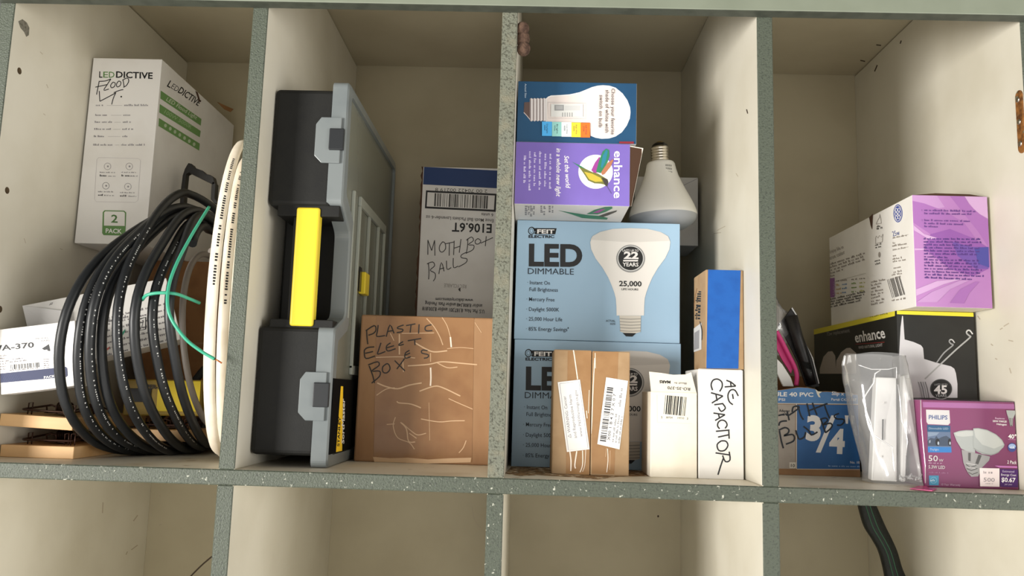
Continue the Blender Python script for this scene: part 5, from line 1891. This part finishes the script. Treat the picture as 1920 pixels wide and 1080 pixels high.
b.faces(vs, fs, 'bag_film', True)
b.build('bag_film', r)
b = MB()  # whitish tubes along the folds stand in for their highlights
yf = .047
b.tube([S(u, v, yf) for (u, v) in ((265, 200), (225, 225), (215, 290), (175, 350), (140, 408), (165, 490), (195, 570), (213, 652), (280, 695), (345, 738), (352, 820), (358, 890), (370, 970))], .00085, 'bag_film_fold', 6)
b.tube([S(u, v, yf) for (u, v) in ((385, 300), (400, 400), (405, 470), (412, 560), (440, 620), (452, 700), (440, 800))], .0006, 'bag_film_fold', 6)
b.tube([S(u, v, yf) for (u, v) in ((110, 165), (200, 195), (320, 195), (375, 180), (375, 260))], .0006, 'bag_film_fold', 6)
b.tube([S(u, v, yf) for (u, v) in ((545, 410), (548, 560), (560, 700), (576, 860), (578, 990))], .0005, 'bag_film_fold', 6)
b.build('bag_crease_glint', r)
b = MB()
rnd = random.Random(11)
for i in range(9):
    q = S(400 + i * 18, 968 + rnd.uniform(-8, 12), .05)
    q.z = max(q.z, .004)
    b.tube([q, q + V((rnd.uniform(-.004, .006), .003, rnd.uniform(.001, .006))), q + V((rnd.uniform(.002, .01), .004, rnd.uniform(-.001, .004)))], .0009, 'bag_film_fold', 6)
b.build('bag_gusset', r)
b = MB()
q0, q1, q2, q3 = atZ(1706, 917, .0008), atZ(1735, 908, .0008), atZ(1757, 917, .0008), atZ(1748, 921, .0008)
b.prism([q0, q3, q2, V((q2.x - .004, q2.y + .012, .0008)), q1], (0, 0, .0008), 'pink_plastic', bev=.0002)
o = b.build('pink_seal', r); o['label'] = 'pink zip strip at the bottom corner of the bag'

# ================================================================== below the shelf
# flat black hose with green stripes
C = (1200, 900, 2.667)
Hh = lambda u, v, y: atY(1200 + u / 2.667, 900 + v / 2.667, y)
cl = [(1090, 100, 1170), (1110, 180, 1205), (1130, 240, 1232), (1168, 300, 1262), (1200, 360, 1288), (1222, 440, 1312), (1236, 520, 1345), (1245, 620, 1378)]
b = MB()
yH = .30
fr, bk, vs, fs = [], [], [], []
dense = catmull([(a_, v_, c_) for a_, v_, c_ in cl], 6, False)
sec = 9
for q in dense:
    for i in range(sec):
        t = i / (sec - 1)
        bul = .006 * math.sin(math.pi * t)
        pnt = Hh(q.x + (q.z - q.x) * t, q.y, yH); pnt.y -= bul
        pnt.z = min(pnt.z, -TS - .0005)
        vs.append(pnt)
nD = len(dense)
for j in range(nD - 1):
    for i in range(sec - 1):
        fs.append((j * sec + i, (j + 1) * sec + i, (j + 1) * sec + i + 1, j * sec + i + 1))
k0 = len(vs)
for q in vs[:]:
    vs.append(q + V((0, .007, 0)))
fs += [tuple(k0 + i for i in f_[::-1]) for f_ in fs]
for j in range(nD - 1):
    fs.append((j * sec, k0 + j * sec, k0 + (j + 1) * sec, (j + 1) * sec))
    fs.append((j * sec + sec - 1, (j + 1) * sec + sec - 1, k0 + (j + 1) * sec + sec - 1, k0 + j * sec + sec - 1))
b.faces(vs, fs, 'strap_black', True)
r = thing('flat_strap', 'black flat strap with thin green stripes hanging below the shelf in the right bay', 'strap', tuple(Hh(1200, 300, yH)))
b.build('webbing', r)
b = MB()
for t in (.30, .52):
    b.tube([V(Hh(q.x + (q.z - q.x) * t, q.y, yH)) + V((0, -.006 * math.sin(math.pi * t) - .0003, 0)) for q in dense if True], .0008, 'strap_green', 6)
b.build('stripe', r)
b = MB()
b.tube(catmull([atY(412, 1033, .40), atY(398, 1043, .40), atY(378, 1060, .40), atY(358, 1080, .40), atY(330, 1108, .40)], 5, False), .0012, 'wire_brown', 8)
o = b.build('thin_rod', None, tuple(atY(380, 1058, .40))); tag(o, 'thin dark brown wire slanting below the shelf in the lower left bay', 'wire')
